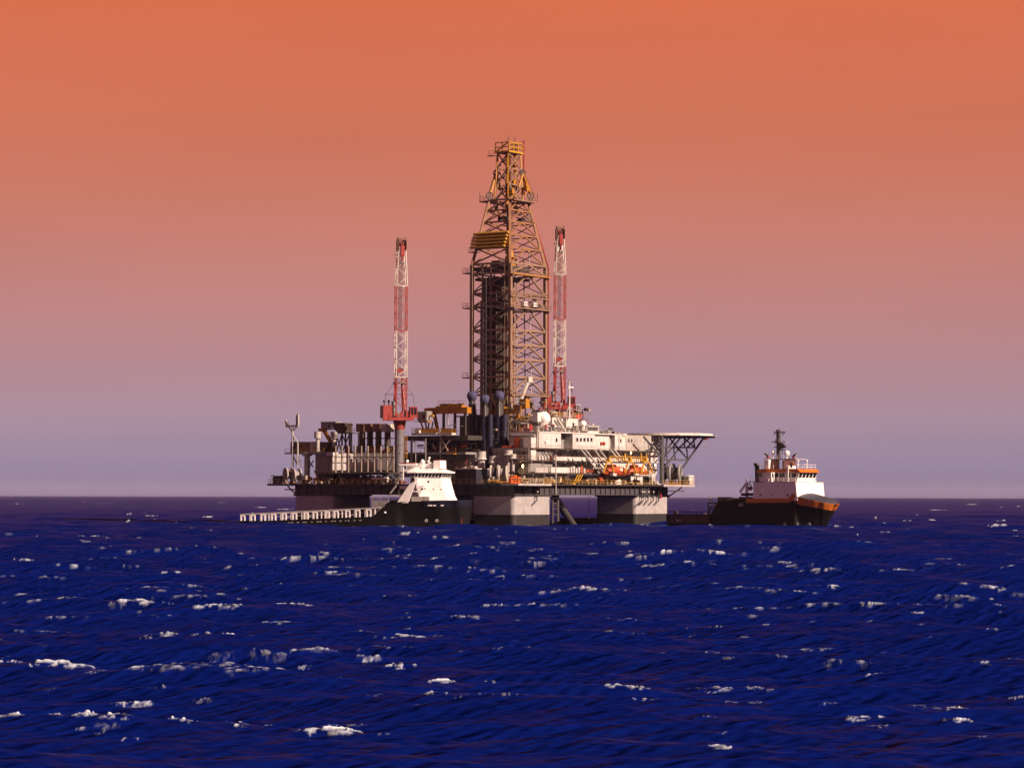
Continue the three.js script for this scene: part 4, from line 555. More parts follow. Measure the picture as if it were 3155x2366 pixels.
// ------------------------------------------------------------------ front corner
{
  const z = zr(1405, 1467, 1.5), t = new Thing('storage_tank', 'dark blue ribbed storage tank at the front left deck edge', 'tank', F, [5, DK + 0.3, (z[0] + z[1]) / 2]); const y1 = yq(1436, 1446, 1.5);
  t.box('tank_body', [1.5, 10], [DK + 0.3, y1], z, M.darkBlue); for (let i = 0; i <= 6; i++) { const zz = z[0] + (z[1] - z[0]) * i / 6; t.box('tank_rib', [1.36, 1.5], [DK + 0.4, y1 - 0.1], [zz - 0.1, zz + 0.1], M.tankBlue); } t.box('tank_roof', [1.2, 10.3], [y1, y1 + 0.25], [Math.min(...z) - 0.2, Math.max(...z) + 0.2], M.cream); const U = rng(71); for (let i = 0; i < 6; i++) { const zz = Math.min(...z) + U() * 6; t.box('roof_hatch', [2 + U(), 3.5], [y1 + 0.25, y1 + 0.5 + 0.5 * U()], [zz, zz + 0.8], M.pale); }
}
function mushroomVent(label, u, vT, vM, vB, x, r, rs, vFoot) {
  const z = F.zAt(u, x), y = (v) => yq(u, v, x), t = new Thing('mushroom_vent', label, 'ventilator', F, [x, y(vFoot), z], 'mushroom vents at the front corner');
  t.rod('cap', [x, y(vM), z], [x, y(vT), z], r * 0.93, M.pale, null, r * 0.93, 20); t.rod('skirt', [x, y(vB), z], [x, y(vM), z], r * 1.12, M.pale, null, r * 0.93, 20); t.rod('stem', [x, y(vFoot), z], [x, y(vB), z], rs, M.pale, null, rs, 18); t.rod('rim', [x, y(vT), z], [x, y(vT) + 0.08, z], r * 0.97, M.cream, null, r * 0.97, 20); t.rod('foot_flange', [x, y(vFoot), z], [x, y(vFoot) + 0.25, z], rs * 1.3, M.grey, null, rs * 1.3, 18);
}
mushroomVent('broad mushroom ventilator farthest left of the front corner group', 1483, 1392, 1408, 1416, 6, 1.32, 0.95, 1494); mushroomVent('lower mushroom ventilator behind the pale reels', 1521, 1406, 1418, 1427, 5, 1.18, 0.62, 1494); mushroomVent('tall slim mushroom ventilator by the grey accommodation wall', 1567, 1388, 1398, 1402, 5, 1.18, 0.5, 1490); mushroomVent('slim mushroom ventilator, lower of the close pair right of the reels', 1581, 1400, 1410, 1413, 5.2, 0.9, 0.42, 1490);
{
  const a = P(1524, 1452, -1.5), b = P(1550, 1460, 0.5); cableReel('pale mooring reel half hidden by its neighbour at the front corner', a[0], DK + 3.2, a[2], 1.8, -62, M.cream, M.dark, 'mooring reels'); cableReel('large pale mooring reel with slotted disc at the front corner', b[0], DK + 3.0, b[2], 1.9, -62, M.cream, M.grey, 'mooring reels');
  for (let i = 0; i < 3; i++) { const u = 1573 + i * 10.5, x = F.xAt(u, 1.4), t = new Thing('orange_crate', `orange steel crate on the front corner, ${['left', 'middle', 'right'][i]} of three`, 'crate', F, [x, DK + 0.42, 1.4], 'orange crates'); const w = t.box('crate_body', [x - 0.6, x + 0.6], [DK + 0.42, DK + 2.1 + (i === 1 ? 0.35 : 0)], [0.7, 2], M.orange); t.box('crate_opening', [x - 0.35, x + 0.3], [DK + 1.2, DK + 1.7], [2.0, 2.05], M.dark, w); t.box('crate_rim', [x - 0.65, x + 0.65], [DK + 1.95, DK + 2.05], [2.0, 2.08], M.orange, w); }
}
clutter('front_winches', 'dark winch frames and small pale fittings at the front corner', 'machinery', F, [-1.2, 5], [DK + 0.42, DK + 3], [-12, 1.6], 90, 81, [M.dark, M.dark, M.steel, M.cream]);

// ------------------------------------------------------------------ accommodation block on the right
const L1 = 13.85, L2 = 17.05, L3 = 20.15, L4 = 24.2;
const xz = (u, z) => F.xAt(u, z);
{
  const t = new Thing('accommodation_block', 'white accommodation block of stacked decks with small windows and railed walkways', 'accommodation', F, [44, DK + 0.3, -9]);
  const win = (par, u, v, z, w = 0.55, h = 0.8) => { const x = xz(u, z), y = F.yAt(u, v, x, z); const f = t.box('window', [x - w / 2, x + w / 2], [y - h / 2, y + h / 2], [z, z + 0.05], M.glass, par); return f; };
  const xe = xz(2024, -5.5);
  // lower storeys: recessed walls
  const w1 = t.box('wall', [xz(1634, -6), xe], [DK + 0.3, L1 - 0.35], [-16, -6], M.white), w2 = t.box('wall', [xz(1634, -5.5), xe], [L1, L2 - 0.35], [-16, -5.5], M.white), w3 = t.box('wall', [xz(1650, -5), xe], [L2, L3 - 0.35], [-16, -5], M.white);
  for (const u of [1672, 1693, 1700, 1720, 1727, 1762, 1769, 1776, 1802, 1840, 1846, 1862, 1872, 1905, 1923, 1950, 1985]) win(w3, u, 1399, -5);
  for (const u of [1654, 1664, 1690, 1704, 1732, 1738, 1776, 1784, 1812, 1838, 1868, 1894, 1930, 1960]) win(w2, u, 1436, -5.5, 0.5, 0.75);
  for (const u of [1668, 1712, 1750, 1790, 1836, 1880, 1940, 1990]) t.box('door', [xz(u, -6) - 0.5, xz(u, -6) + 0.5], [DK + 0.35, DK + 2.6], [-6, -5.94], u % 3 ? M.grey : M.red, w1);
  for (const [y, z0, z1, u0, u1, nm, m] of [[L1, -6, -1.3, 1600, 1990, 'walkway', M.drill], [L2, -5.5, -2.2, 1596, 1860, 'walkway', M.drill], [L3, -5, -2.2, 1640, 2024, 'walkway', M.drill]]) {
    const a = xz(u0, z1), b = Math.min(xe, xz(u1, z1)), s = t.box(nm, [a, b], [y - 0.35, y], [z0, z1], m); t.rail([[a, y, z1 - 0.08], [b, y, z1 - 0.08]], M.steel, 1.1, s, 'railing', 2.2, 0.045);
    for (let x = a + 3; x < b; x += 7.5) t.bar('walkway_bracket', [x, y - 0.35, z1 - 0.4], [x, y - 1.6, z0 + 0.05], 0.16, M.steel, s);
    for (let x = a + 1.5; x < b; x += 5.2) t.box('bulkhead_light', [x, x + 0.25], [y - 0.62, y - 0.37], [z1 - 0.5, z1 - 0.25], M.white, s);
  }
  for (const u of [1716, 1832, 1962]) t.rod('deck_pillar', [xz(u, -1.6), DK + 0.3, -1.6], [xz(u, -1.6), L1 - 0.35, -1.6], 0.14, M.dark); for (const u of [1640, 1660, 1680, 1700, 1850, 1870, 1890]) t.bar('lower_post', [xz(u, -1.7), DK + 0.3, -1.7], [xz(u, -1.7), L1 - 0.35, -1.7], 0.2, M.dark); for (const [a, b] of [[1642, 1658], [1662, 1676], [1690, 1702]]) t.bar('lower_brace', [xz(a, -1.8), DK + 0.4, -1.8], [xz(b, -1.8), L1 - 0.4, -1.8], 0.16, M.dark);
  // bulwark panels and screens on the walkways
  for (const [u0, u1, y0, h, z, m] of [[1649, 1692, L1, 1.3, -1.2, M.pale], [1697, 1752, L1, 1.45, -1.25, M.white]]) t.box('screen', [xz(u0, z), xz(u1, z)], [y0, y0 + h], [z, z + 0.1], m);
  for (let i = 0; i < 7; i++) { const x = xz(1753 + i * 8, -1.6); t.rbox('locker', [x, x + 0.75], [L1, L1 + 1.3 + (i % 3) * 0.25], [-2.4, -1.7], 0.12, i === 5 ? M.orange : M.white); } for (let i = 0; i < 6; i++) { const x = xz(1662 + i * 9, -2.8); t.rbox('locker', [x, x + 0.7], [L2, L2 + 1.2], [-3.6, -2.8], 0.1, i === 4 ? M.red : M.white); } for (let i = 0; i < 4; i++) { const x = xz(1806 + i * 9, -1.6); t.rod('life_raft', [x, L1 + 0.5, -1.7], [x + 0.9, L1 + 0.5, -1.7], 0.42, i % 2 ? M.red : M.orange); }
  // third storey: projecting cabins
  const a = t.box('cabin_module', [xz(1659, -3), xz(1729, -3)], [L3, L4], [-12, -3], M.white); win(a, 1715, 1356, -3, 0.8, 1.0); win(a, 1680, 1364, -3, 0.4, 0.7);
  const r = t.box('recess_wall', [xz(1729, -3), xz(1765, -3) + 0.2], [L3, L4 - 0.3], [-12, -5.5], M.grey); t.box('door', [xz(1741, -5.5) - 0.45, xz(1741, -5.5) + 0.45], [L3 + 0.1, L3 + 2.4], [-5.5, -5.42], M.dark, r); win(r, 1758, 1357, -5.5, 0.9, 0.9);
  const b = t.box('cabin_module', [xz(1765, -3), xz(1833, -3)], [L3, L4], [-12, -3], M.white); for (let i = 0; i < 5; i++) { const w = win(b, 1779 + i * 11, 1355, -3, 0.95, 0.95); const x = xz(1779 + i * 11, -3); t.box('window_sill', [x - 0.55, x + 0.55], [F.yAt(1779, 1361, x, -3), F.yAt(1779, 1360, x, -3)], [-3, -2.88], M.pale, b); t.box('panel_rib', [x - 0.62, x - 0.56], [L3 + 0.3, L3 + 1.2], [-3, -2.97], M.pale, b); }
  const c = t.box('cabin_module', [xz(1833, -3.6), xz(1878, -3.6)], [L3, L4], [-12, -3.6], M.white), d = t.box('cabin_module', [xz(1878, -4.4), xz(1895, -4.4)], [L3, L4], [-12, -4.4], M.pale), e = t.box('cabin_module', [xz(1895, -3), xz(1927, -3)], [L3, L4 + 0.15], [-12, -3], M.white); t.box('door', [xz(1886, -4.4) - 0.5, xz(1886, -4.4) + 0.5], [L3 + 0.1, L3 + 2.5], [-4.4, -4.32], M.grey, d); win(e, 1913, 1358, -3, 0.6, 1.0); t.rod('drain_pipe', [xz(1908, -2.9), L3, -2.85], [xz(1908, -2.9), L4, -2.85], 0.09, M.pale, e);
  for (const u of [1853, 1861]) t.rod('fire_reel', [xz(u, -3.5), L3 + 1.7, -3.6], [xz(u, -3.5), L3 + 1.7, -3.2], 0.45, M.red, c);
  const g = t.box('end_module', [xz(1927, -4.4), xe], [L3, L4 + 0.2], [-16, -4.4], M.pale); for (const u of [1938, 1947]) win(g, u, 1358, -4.4, 0.6, 0.9); t.box('roof_edge', [xz(1659, -2.9), xz(1932, -2.9)], [L4, L4 + 0.3], [-12, -2.85], M.white); t.box('roof_rib', [xz(1920, -2.8), xz(1932, -2.8)], [L4 - 0.2, L4 + 0.5], [-4, -2.7], M.cream);
  t.rail([[xz(1662, -3.2), L4 + 0.3, -3.1], [xz(1880, -3.2), L4 + 0.3, -3.1]], M.pale, 1.1);
  // shaded left end with grey wall and white stair tower
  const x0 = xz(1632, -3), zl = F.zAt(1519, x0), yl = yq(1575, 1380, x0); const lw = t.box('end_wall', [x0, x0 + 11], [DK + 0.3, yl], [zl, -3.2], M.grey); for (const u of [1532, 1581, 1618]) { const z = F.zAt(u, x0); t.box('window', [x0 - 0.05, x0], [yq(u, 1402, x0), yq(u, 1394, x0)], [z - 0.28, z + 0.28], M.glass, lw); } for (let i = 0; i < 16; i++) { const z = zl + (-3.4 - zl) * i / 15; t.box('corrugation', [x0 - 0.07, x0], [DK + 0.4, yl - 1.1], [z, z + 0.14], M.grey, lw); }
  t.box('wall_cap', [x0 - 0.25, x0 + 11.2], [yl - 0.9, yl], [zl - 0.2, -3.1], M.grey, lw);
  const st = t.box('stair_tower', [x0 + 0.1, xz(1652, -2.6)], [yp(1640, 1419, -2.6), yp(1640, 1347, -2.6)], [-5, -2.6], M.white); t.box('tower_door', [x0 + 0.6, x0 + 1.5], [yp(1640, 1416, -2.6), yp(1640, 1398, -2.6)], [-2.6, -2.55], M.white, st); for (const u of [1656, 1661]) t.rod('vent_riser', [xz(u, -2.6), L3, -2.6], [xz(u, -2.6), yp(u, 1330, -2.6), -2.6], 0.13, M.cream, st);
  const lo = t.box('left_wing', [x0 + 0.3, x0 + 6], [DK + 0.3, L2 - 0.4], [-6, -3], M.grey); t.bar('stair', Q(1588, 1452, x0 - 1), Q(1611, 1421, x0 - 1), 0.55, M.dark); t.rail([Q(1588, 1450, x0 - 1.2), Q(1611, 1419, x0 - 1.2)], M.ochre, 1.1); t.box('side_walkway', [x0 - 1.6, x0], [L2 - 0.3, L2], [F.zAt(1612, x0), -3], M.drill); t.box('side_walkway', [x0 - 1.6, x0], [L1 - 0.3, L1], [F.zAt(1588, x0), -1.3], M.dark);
  // long inclined struts of the flare boom
  for (const [u0, v0, u1, v1] of [[1790, 1384, 1846, 1458], [1804, 1386, 1860, 1456], [1846, 1384, 1876, 1424], [1834, 1388, 1858, 1424], [1880, 1384, 1912, 1424], [1892, 1384, 1924, 1424]]) t.rod('inclined_strut', P(u0, v0, -0.8), P(u1, v1, -0.8), 0.26, M.pale, null, 0.26, 8);
  for (const [a2, b2] of [[[1679, 1382], [1708, 1418]], [[1688, 1382], [1716, 1418]], [[1784, 1420], [1806, 1452]], [[1796, 1420], [1818, 1452]]]) t.bar('stair_stringer', P(a2[0], a2[1], -1.9), P(b2[0], b2[1], -1.9), 0.2, M.drill);
  for (let i = 0; i < 3; i++) t.bar('yellow_ladder', P(1768 + i * 7, 1488, 0.2), P(1782 + i * 7, 1462, 0.2), 0.22, M.yellow);
}
{ // lower deck gear along the right edge
  const sp = [[1738, 1478, M.drill, 'dark red hose winch beside the pale hose', 1.4], [1844, 1482, M.red, 'small red pump unit on the lower walkway under the lifeboats', 0.9], [1902, 1484, M.white, 'white dome-topped tank under the lifeboats', 1.5]];
  sp.forEach(([u, v, m, l, s], i) => { const x = xz(u, -0.8), t = new Thing(['hose_winch', 'pump_unit', 'domed_tank'][i], l, ['winch', 'pump', 'tank'][i], F, [x, DK + 0.3, -0.8]); if (i === 2) { t.rod('tank_shell', [x, DK + 0.3, -0.9], [x, DK + 1.1, -0.9], 1.25, m, null, 1.25, 20); t.ball('tank_dome', [x, DK + 1.1, -0.9], 1.25, m, null, [1, 0.8, 1]); } else { t.box('base', [x - s, x + s], [DK + 0.3, DK + 0.7], [-1.3, 0.4], M.dark); t.rod('drum', [x - s * 0.8, DK + 1.5, -0.4], [x + s * 0.8, DK + 1.5, -0.4], 0.75, m, null, 0.75, 16); t.bar('arm', [x, DK + 1.5, -0.4], [x + s * 1.2, DK + 2.8, -0.4], 0.35, m); } });
}
clutter('lower_deck_gear', 'yellow, red and dark gear along the lower walkway', 'machinery', F, [14, 70], [DK + 0.3, DK + 2.4], [-3.5, 0.5], 190, 91, [M.dark, M.yellow, M.cream, M.steel]);
clutter('roof_gear', 'pipes, boxes and small aerials on the accommodation roof', 'machinery', F, [xz(1665, -9), xz(1880, -9)], [L4 + 0.3, L4 + 2.2], [-12, -5], 90, 92, [M.white, M.dark, M.cream, M.steel]);
{ // containers on the shaded left roof
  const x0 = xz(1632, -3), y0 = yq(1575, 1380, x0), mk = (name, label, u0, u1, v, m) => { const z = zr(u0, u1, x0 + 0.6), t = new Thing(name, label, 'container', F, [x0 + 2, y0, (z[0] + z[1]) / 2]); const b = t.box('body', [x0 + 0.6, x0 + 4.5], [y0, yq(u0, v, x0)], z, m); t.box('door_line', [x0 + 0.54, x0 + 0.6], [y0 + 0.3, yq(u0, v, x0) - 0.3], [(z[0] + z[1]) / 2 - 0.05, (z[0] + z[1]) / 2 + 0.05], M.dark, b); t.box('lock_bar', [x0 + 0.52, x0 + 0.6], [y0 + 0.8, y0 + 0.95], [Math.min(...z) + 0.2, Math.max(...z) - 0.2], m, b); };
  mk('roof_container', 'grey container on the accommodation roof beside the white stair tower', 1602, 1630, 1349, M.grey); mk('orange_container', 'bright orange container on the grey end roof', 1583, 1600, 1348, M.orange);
  const r = new Thing('orange_pallets', 'low orange pallets along the grey end roof', 'pallets', F, [x0 + 1, y0, F.zAt(1550, x0)]); for (const [u0, u1] of [[1546, 1558], [1562, 1576]]) r.box('pallet', [x0 + 0.3, x0 + 2], [y0, y0 + 0.55], zr(u0, u1, x0 + 0.3), M.orange);
  const d = new Thing('air_duct', 'thick grey horizontal air duct above the orange container', 'duct', F, [x0 + 3, y0 + 2.8, F.zAt(1610, x0)]); d.rod('duct_run', Q(1573, 1342, x0 + 1.2), Q(1648, 1342, x0 + 1.2), 0.42, M.grey, null, 0.42, 14); for (const u of [1585, 1615]) d.bar('duct_support', Q(u, 1380, x0 + 1.2), Q(u, 1344, x0 + 1.2), 0.2, M.steel);
}
{ // upper works: wheelhouse tower, radome, masts
  const z = -9, y0 = L4 + 0.3, t = new Thing('upper_house', 'stepped white upper house with sloped stair on the accommodation roof', 'deckhouse', F, [xz(1740, z), y0, z - 3]), yT = yp(1740, 1288, z);
  const b1 = t.box('wall', [xz(1702, z), xz(1727, z)], [y0, yT], [z - 7, z], M.white), b2 = t.box('wall', [xz(1727, z - 0.8), xz(1745, z - 0.8)], [y0, yT - 0.2], [z - 7, z - 0.8], M.white), b3 = t.box('wall', [xz(1745, z + 0.3), xz(1781, z + 0.3)], [y0, yT - 0.1], [z - 7, z + 0.3], M.white); t.box('wall', [xz(1625, z - 2), xz(1702, z - 2)], [y0 + 2.2, yp(1640, 1294, z)], [z - 7, z - 2], M.pale); t.box('door', [xz(1712, z), xz(1721, z)], [y0 + 0.2, y0 + 1.6], [z, z + 0.06], M.dark, b1); t.box('window', [xz(1764, z + 0.3), xz(1769, z + 0.3)], [yp(1766, 1312, z), yp(1766, 1303, z)], [z + 0.3, z + 0.36], M.glass, b3);
  t.box('lower_front', [xz(1664, z), xz(1702, z)], [y0, yp(1680, 1310, z)], [z - 6, z], M.white); t.bar('sloped_stair', P(1717, 1289, z + 0.9), P(1748, 1336, z + 0.9), 0.5, M.cream); t.bar('sloped_stair', P(1724, 1289, z + 0.9), P(1753, 1336, z + 0.9), 0.2, M.drill); for (const [u, r] of [[1680, 0.6], [1754, 0.45], [1775, 0.5]]) t.rbox('vent_box', [xz(u, z + 1) - r, xz(u, z + 1) + r], [y0, y0 + 1.6], [z + 0.6, z + 1.6], 0.15, M.white); t.rail([[xz(1702, z), yT, z - 0.1], [xz(1781, z), yT, z - 0.1]], M.ochre, 1.1);
  const rd = new Thing('large_radome', 'big white egg-shaped satellite dome on the upper deck', 'radome', F, [xz(1678, -8), yp(1678, 1310, -8), -8]); const c = P(1677, 1288, -8); rd.put('dome', cached('egg', () => metreUV(new THREE.SphereGeometry(1.72, 28, 20).scale(1.15, 0.94, 0.9).rotateZ(-0.5))), M.shipWhite, c); rd.rod('dome_pedestal', [c[0] - 0.4, c[1] - 2.6, c[2] - 0.4], [c[0], c[1] - 0.8, c[2]], 1.1, M.white, null, 1.3); rd.box('dome_cabinet', [c[0] - 3.4, c[0] - 1.5], [c[1] - 1.0, c[1] + 1.4], [c[2] - 1.4, c[2] + 0.2], M.white);
  const sr = new Thing('small_radome', 'small white satellite dome near the red flag', 'radome', F, P(1797, 1337, -6)); const q = P(1797, 1306, -6); sr.ball('dome', q, 0.92, M.shipWhite); sr.rod('dome_post', [q[0], L4 + 0.3, q[2]], [q[0], q[1] - 0.6, q[2]], 0.5, M.white); sr.box('dome_base', [q[0] - 0.9, q[0] + 0.9], [L4 + 0.3, L4 + 1], [q[2] - 0.7, q[2] + 0.7], M.white);
  const mp = P(1755, 1290, -8), mt = P(1755, 1176, -8), m = new Thing('signal_mast', 'slim white signal mast with radar arm above the upper house', 'mast', F, mp); m.rod('pole', mp, mt, 0.24, M.white, null, 0.16); m.bar('radar_arm', P(1750, 1193, -8), P(1766, 1194, -8), 0.35, M.white); m.bar('cross_arm', P(1744, 1174, -8), P(1763, 1174, -8), 0.08, M.steel); m.rod('aerial', P(1762, 1206, -8), P(1762, 1196, -8), 0.16, M.dark); m.bar('stay', P(1742, 1280, -8), P(1754, 1252, -8), 0.18, M.pale); m.bar('stay', P(1768, 1282, -8), P(1756, 1252, -8), 0.14, M.pale);
  m.rail([P(1735, 1290, -8), P(1775, 1290, -8)], M.pale, 1.2);
  const fp = P(1783, 1337, -4), fl = new Thing('flag', 'red flag blowing right from a short staff beside the upper house', 'flag', F, [fp[0], L4 + 0.3, -4]); const ft = P(1783, 1282, -4); fl.rod('flag_staff', [ft[0], L4 + 0.3, -4], [ft[0], ft[1] + 0.6, -4], 0.06, M.white); { const g = new THREE.PlaneGeometry(2.3, 0.85, 14, 5), p = g.attributes.position; for (let i = 0; i < p.count; i++) { const x = p.getX(i) + 1.15; p.setZ(i, 0.16 * Math.sin(x * 3.2 + p.getY(i))); p.setY(i, p.getY(i) + 0.14 * Math.sin(x * 2) + 0.1 * x); } g.computeVertexNormals(); fl.geo('flag_cloth', metreUV(g).translate(ft[0] + 0.05, ft[1] - 0.2, -4), M.flag); }
  const u = P(1826, 1337, -6), uh = new Thing('glazed_shelter', 'small glazed control shelter at the helideck end of the roof', 'cabin', F, [u[0], L4 + 0.3, -6]); const sx = xr(1808, 1846, -6); const bb = uh.box('shelter_wall', sx, [L4 + 0.3, L4 + 2.3], [-9, -6], M.white); uh.box('shelter_window', [sx[0] + 0.3, sx[1] - 0.4], [L4 + 1.1, L4 + 2], [-6, -5.94], M.glass, bb); uh.box('shelter_window', [sx[1], sx[1] + 0.05], [L4 + 1.1, L4 + 2], [-8.6, -6.4], M.glass, bb); uh.box('shelter_roof', [sx[0] - 0.2, sx[1] + 0.2], [L4 + 2.3, L4 + 2.45], [-9.2, -5.8], M.pale, bb); for (const k of [1814, 1820, 1829]) uh.rod('aerial', P(k, 1312, -7), P(k, 1300, -7), 0.05, M.steel, bb); uh.ball('aerial_dome', P(1828, 1309, -7), 0.3, M.white, bb);
}
{ // deck behind the upper house: red and yellow equipment at the foot of the far crane
  const z = -20, y0 = yp(1720, 1284, z), t = new Thing('equipment_deck', 'open deck of red frames and yellow rails below the right crane', 'deck', F, [xz(1720, z), y0 - 0.4, z]); t.box('deck_plate', [xz(1660, z), xz(1790, z)], [y0 - 0.4, y0], [z - 9, z], M.grey); t.box('deck_support', [xz(1664, z), xz(1784, z)], [L4, y0 - 0.4], [z - 8, z - 1], M.pale); t.rail([[xz(1662, z), y0, z - 0.1], [xz(1788, z), y0, z - 0.1]], M.yellow, 1.2);
  for (const [u0, u1, v] of [[1676, 1690, 1246], [1696, 1724, 1242], [1734, 1752, 1250], [1758, 1768, 1248]]) { const a = xz(u0, z - 2), b = xz(u1, z - 2), yt = yp(u0, v, z - 2); const f = t.bar('red_frame', [a, y0, z - 2], [a, yt, z - 2], 0.24, M.red); t.bar('frame_post', [b, y0, z - 2], [b, yt, z - 2], 0.24, M.red, f); t.bar('frame_top', [a, yt, z - 2], [b, yt, z - 2], 0.24, M.red, f); t.box('frame_machine', [a + 0.3, b - 0.3], [y0, y0 + 1.5], [z - 3.5, z - 2.2], M.pale, f); }
  const cg = t.bar('cage', P(1776, 1284, z - 2), P(1776, 1246, z - 2), 0.18, M.pale); for (const [u0, v0, u1, v1] of [[1790, 1284, 1790, 1248], [1776, 1246, 1790, 1248], [1776, 1265, 1790, 1265]]) t.bar('cage_bar', P(u0, v0, z - 2), P(u1, v1, z - 2), 0.18, M.pale, cg); t.box('cage_panel', xr(1778, 1787, z - 2), [y0 + 0.4, yp(1780, 1250, z - 2)], [z - 3, z - 2.5], M.drill, cg); t.box('teal_cabinet', xr(1698, 1712, z + 0.2), [y0 - 1.4, y0 + 1.0], [z - 1, z + 0.2], M.teal);
}
clutter('upper_deck_gear', 'crowded yellow, red and pale gear behind the satellite dome', 'machinery', F, [xz(1640, -18), xz(1790, -18)], [L4, L4 + 7], [-19.8, -14], 260, 95, [M.cream, M.ochre, M.steel, M.red]);
clutter('derrick_foot_gear', 'yellow cages, pale pipes and dark machinery stacked below the derrick lattice', 'machinery', F, [xz(1570, -16), xz(1700, -16)], [L4, L4 + 9], [-19, -13], 240, 97, [M.dark, M.ochre, M.steel, M.drill]);
clutter('crane_foot_gear', 'red and pale gear around the right crane foot', 'machinery', F, [xz(1668, -24), xz(1790, -24)], [L4 + 4, L4 + 8], [-27, -21], 160, 98, [M.red, M.pale, M.steel, M.dark]);
clutter('cabin_roof_edge_gear', 'thin pipes, lamps and aerials in front of the white upper house', 'pipework', F, [xz(1580, -6.5), xz(1800, -6.5)], [L4 + 0.3, L4 + 2.6], [-7.5, -4.5], 90, 99, [M.pale, M.dark, M.steel, M.red]);
// ------------------------------------------------------------------ helideck on its truss
{
  const zc = -6, xcn = xz(2064, zc), yT = yp(2100, 1338, zc), Rr = 12.1, t = new Thing('helideck', 'flat octagonal helicopter deck on dark steel trusses at the right end', 'helideck', F, [xcn, yT - 10, zc]);
  const deck = t.put('landing_deck', cached('oct', () => metreUV(new THREE.CylinderGeometry(Rr, Rr, 0.75, 8).rotateY(Math.PI / 8))), M.white, [xcn, yT - 0.375, zc]); for (let k = 0; k < 8; k++) { const a = k * Math.PI / 4, n = 5; for (let i = 0; i < n; i++) { const s = (i + 0.5) / n - 0.5, w = Rr * 0.765, m = new THREE.Quaternion().setFromAxisAngle(UP, -a); const p = new THREE.Vector3(Rr * 0.925 + 0.66, yT - 0.66, s * w).applyQuaternion(m); t.put('net_panel', boxGeo(1.3, 0.06, w / n - 0.08), M.cream, [xcn + p.x, p.y, zc + p.z], m, null); } }
  const yb = yT - 0.7, p = (u, v) => P(u, v, zc + 5), q = (u, v) => P(u, v, zc - 4);
  for (const [f, w] of [[p, 0.4], [q, 0.32]]) {
    for (const [a, b, nm] of [[[2025, 1379], [2142, 1379], 'chord'], [[2047, 1417], [2121, 1417], 'chord'], [[2171, 1346], [2094, 1457], 'main_strut'], [[1984, 1346], [2046, 1417], 'main_strut'], [[2060, 1346], [2122, 1417], 'web'], [[2100, 1346], [2046, 1412], 'web'], [[2084, 1346], [2060, 1379], 'web'], [[2104, 1346], [2142, 1379], 'web'], [[2130, 1346], [2094, 1379], 'web'], [[2150, 1346], [2118, 1379], 'web'], [[2045, 1346], [2024, 1376], 'web'], [[2056, 1346], [2050, 1410], 'web'], [[2076, 1379], [2082, 1417], 'web'], [[2094, 1379], [2050, 1440], 'web'], [[2116, 1379], [2121, 1417], 'web'], [[2086, 1379], [2120, 1414], 'web'], [[2110, 1346], [2110, 1379], 'web'], [[2136, 1346], [2142, 1379], 'web'], [[2030, 1346], [2036, 1379], 'web']]) t.bar(nm, f(a[0], a[1]), f(b[0], b[1]), nm === 'web' ? w * 0.75 : w, M.steel === 0 ? M.dark : M.deckGirder);
    t.rod('support_column', f(2040, 1490), f(2040, 1346), f === p ? 0.62 : 0.4, M.deckGirder, null, f === p ? 0.62 : 0.4, 12); t.rod('support_column', f(2056, 1470), f(2056, 1350), 0.18, M.deckGirder, null, 0.18, 8);
  }
  for (const [u, v] of [[2142, 1379], [2121, 1417], [2048, 1379], [2048, 1417], [2094, 1379]]) t.bar('tie', p(u, v), q(u, v), 0.26, M.deckGirder); for (let i = -4; i <= 4; i++) t.box('deck_beam', [xcn + i * 2.4 - 0.12, xcn + i * 2.4 + 0.12], [yT - 1.1, yT - 0.6], [zc - 9, zc + 9], M.deckGirder);
  const w = P(2175, 1347, zc + 4), ws = new Thing('windsock_ball', 'orange windsock drum hanging at the outer tip of the helideck', 'windsock', F, w); ws.rod('sock', [w[0] - 0.7, w[1], w[2]], [w[0] + 0.8, w[1] - 0.1, w[2]], 0.75, M.orange, null, 0.6, 16); ws.rod('sock_pole', [w[0], w[1] - 3.2, w[2]], [w[0], w[1], w[2]], 0.06, M.steel); ws.bar('sock_frame', [w[0], w[1] - 2, w[2]], [w[0] - 1.6, w[1] - 2.2, w[2]], 0.1, M.steel);
}
{ const a = P(2082, 1457, -1), b = P(2062, 1455, -7); cableReel('huge dark cable reel under the outer helideck strut', a[0], DK + 3.6, a[2], 2.6, -70, M.grey, M.dark, 'mooring reels'); cableReel('dark cable reel behind the helideck column', b[0], DK + 3.9, b[2], 2.6, -70, M.darkBlue, M.dark, 'mooring reels');
  const c = P(2110, 1478, 1), t = new Thing('deck_winch', 'dark winch with white cover on the right corner platform', 'winch', F, [c[0], DK + 0.42, 1]); t.box('winch_bed', [c[0] - 1.8, c[0] + 1], [DK + 0.42, DK + 1.6], [0, 2], M.dark); t.rod('winch_drum', [c[0] - 1.4, DK + 2.2, 1], [c[0] + 0.4, DK + 2.2, 1], 0.7, M.dark); const e = P(2128, 1470, 1); t.rbox('white_cover', [e[0] - 1.3, e[0] + 1.6], [DK + 0.42, DK + 3.1], [0, 1.4], 0.3, M.white); t.rail([[e[0] - 1.6, DK + 0.42, 1.6], [e[0] + 2.4, DK + 0.42, 1.6]], M.steel, 2.2);
  const g = new Thing('control_hut', 'small pale control hut beside the right helideck column', 'hut', F, P(2012, 1490, -1)); const x = xr(2000, 2020, -1); const hb = g.box('hut_wall', x, [DK + 0.3, L1 - 0.2], [-3, -1], M.pale); g.box('hut_door', [x[0] + 0.4, x[0] + 1.5], [DK + 0.4, DK + 2.6], [-1, -0.94], M.dark, hb); g.box('hut_roof', [x[0] - 0.2, x[1] + 0.2], [L1 - 0.2, L1], [-3.2, -0.8], M.grey, hb);
}
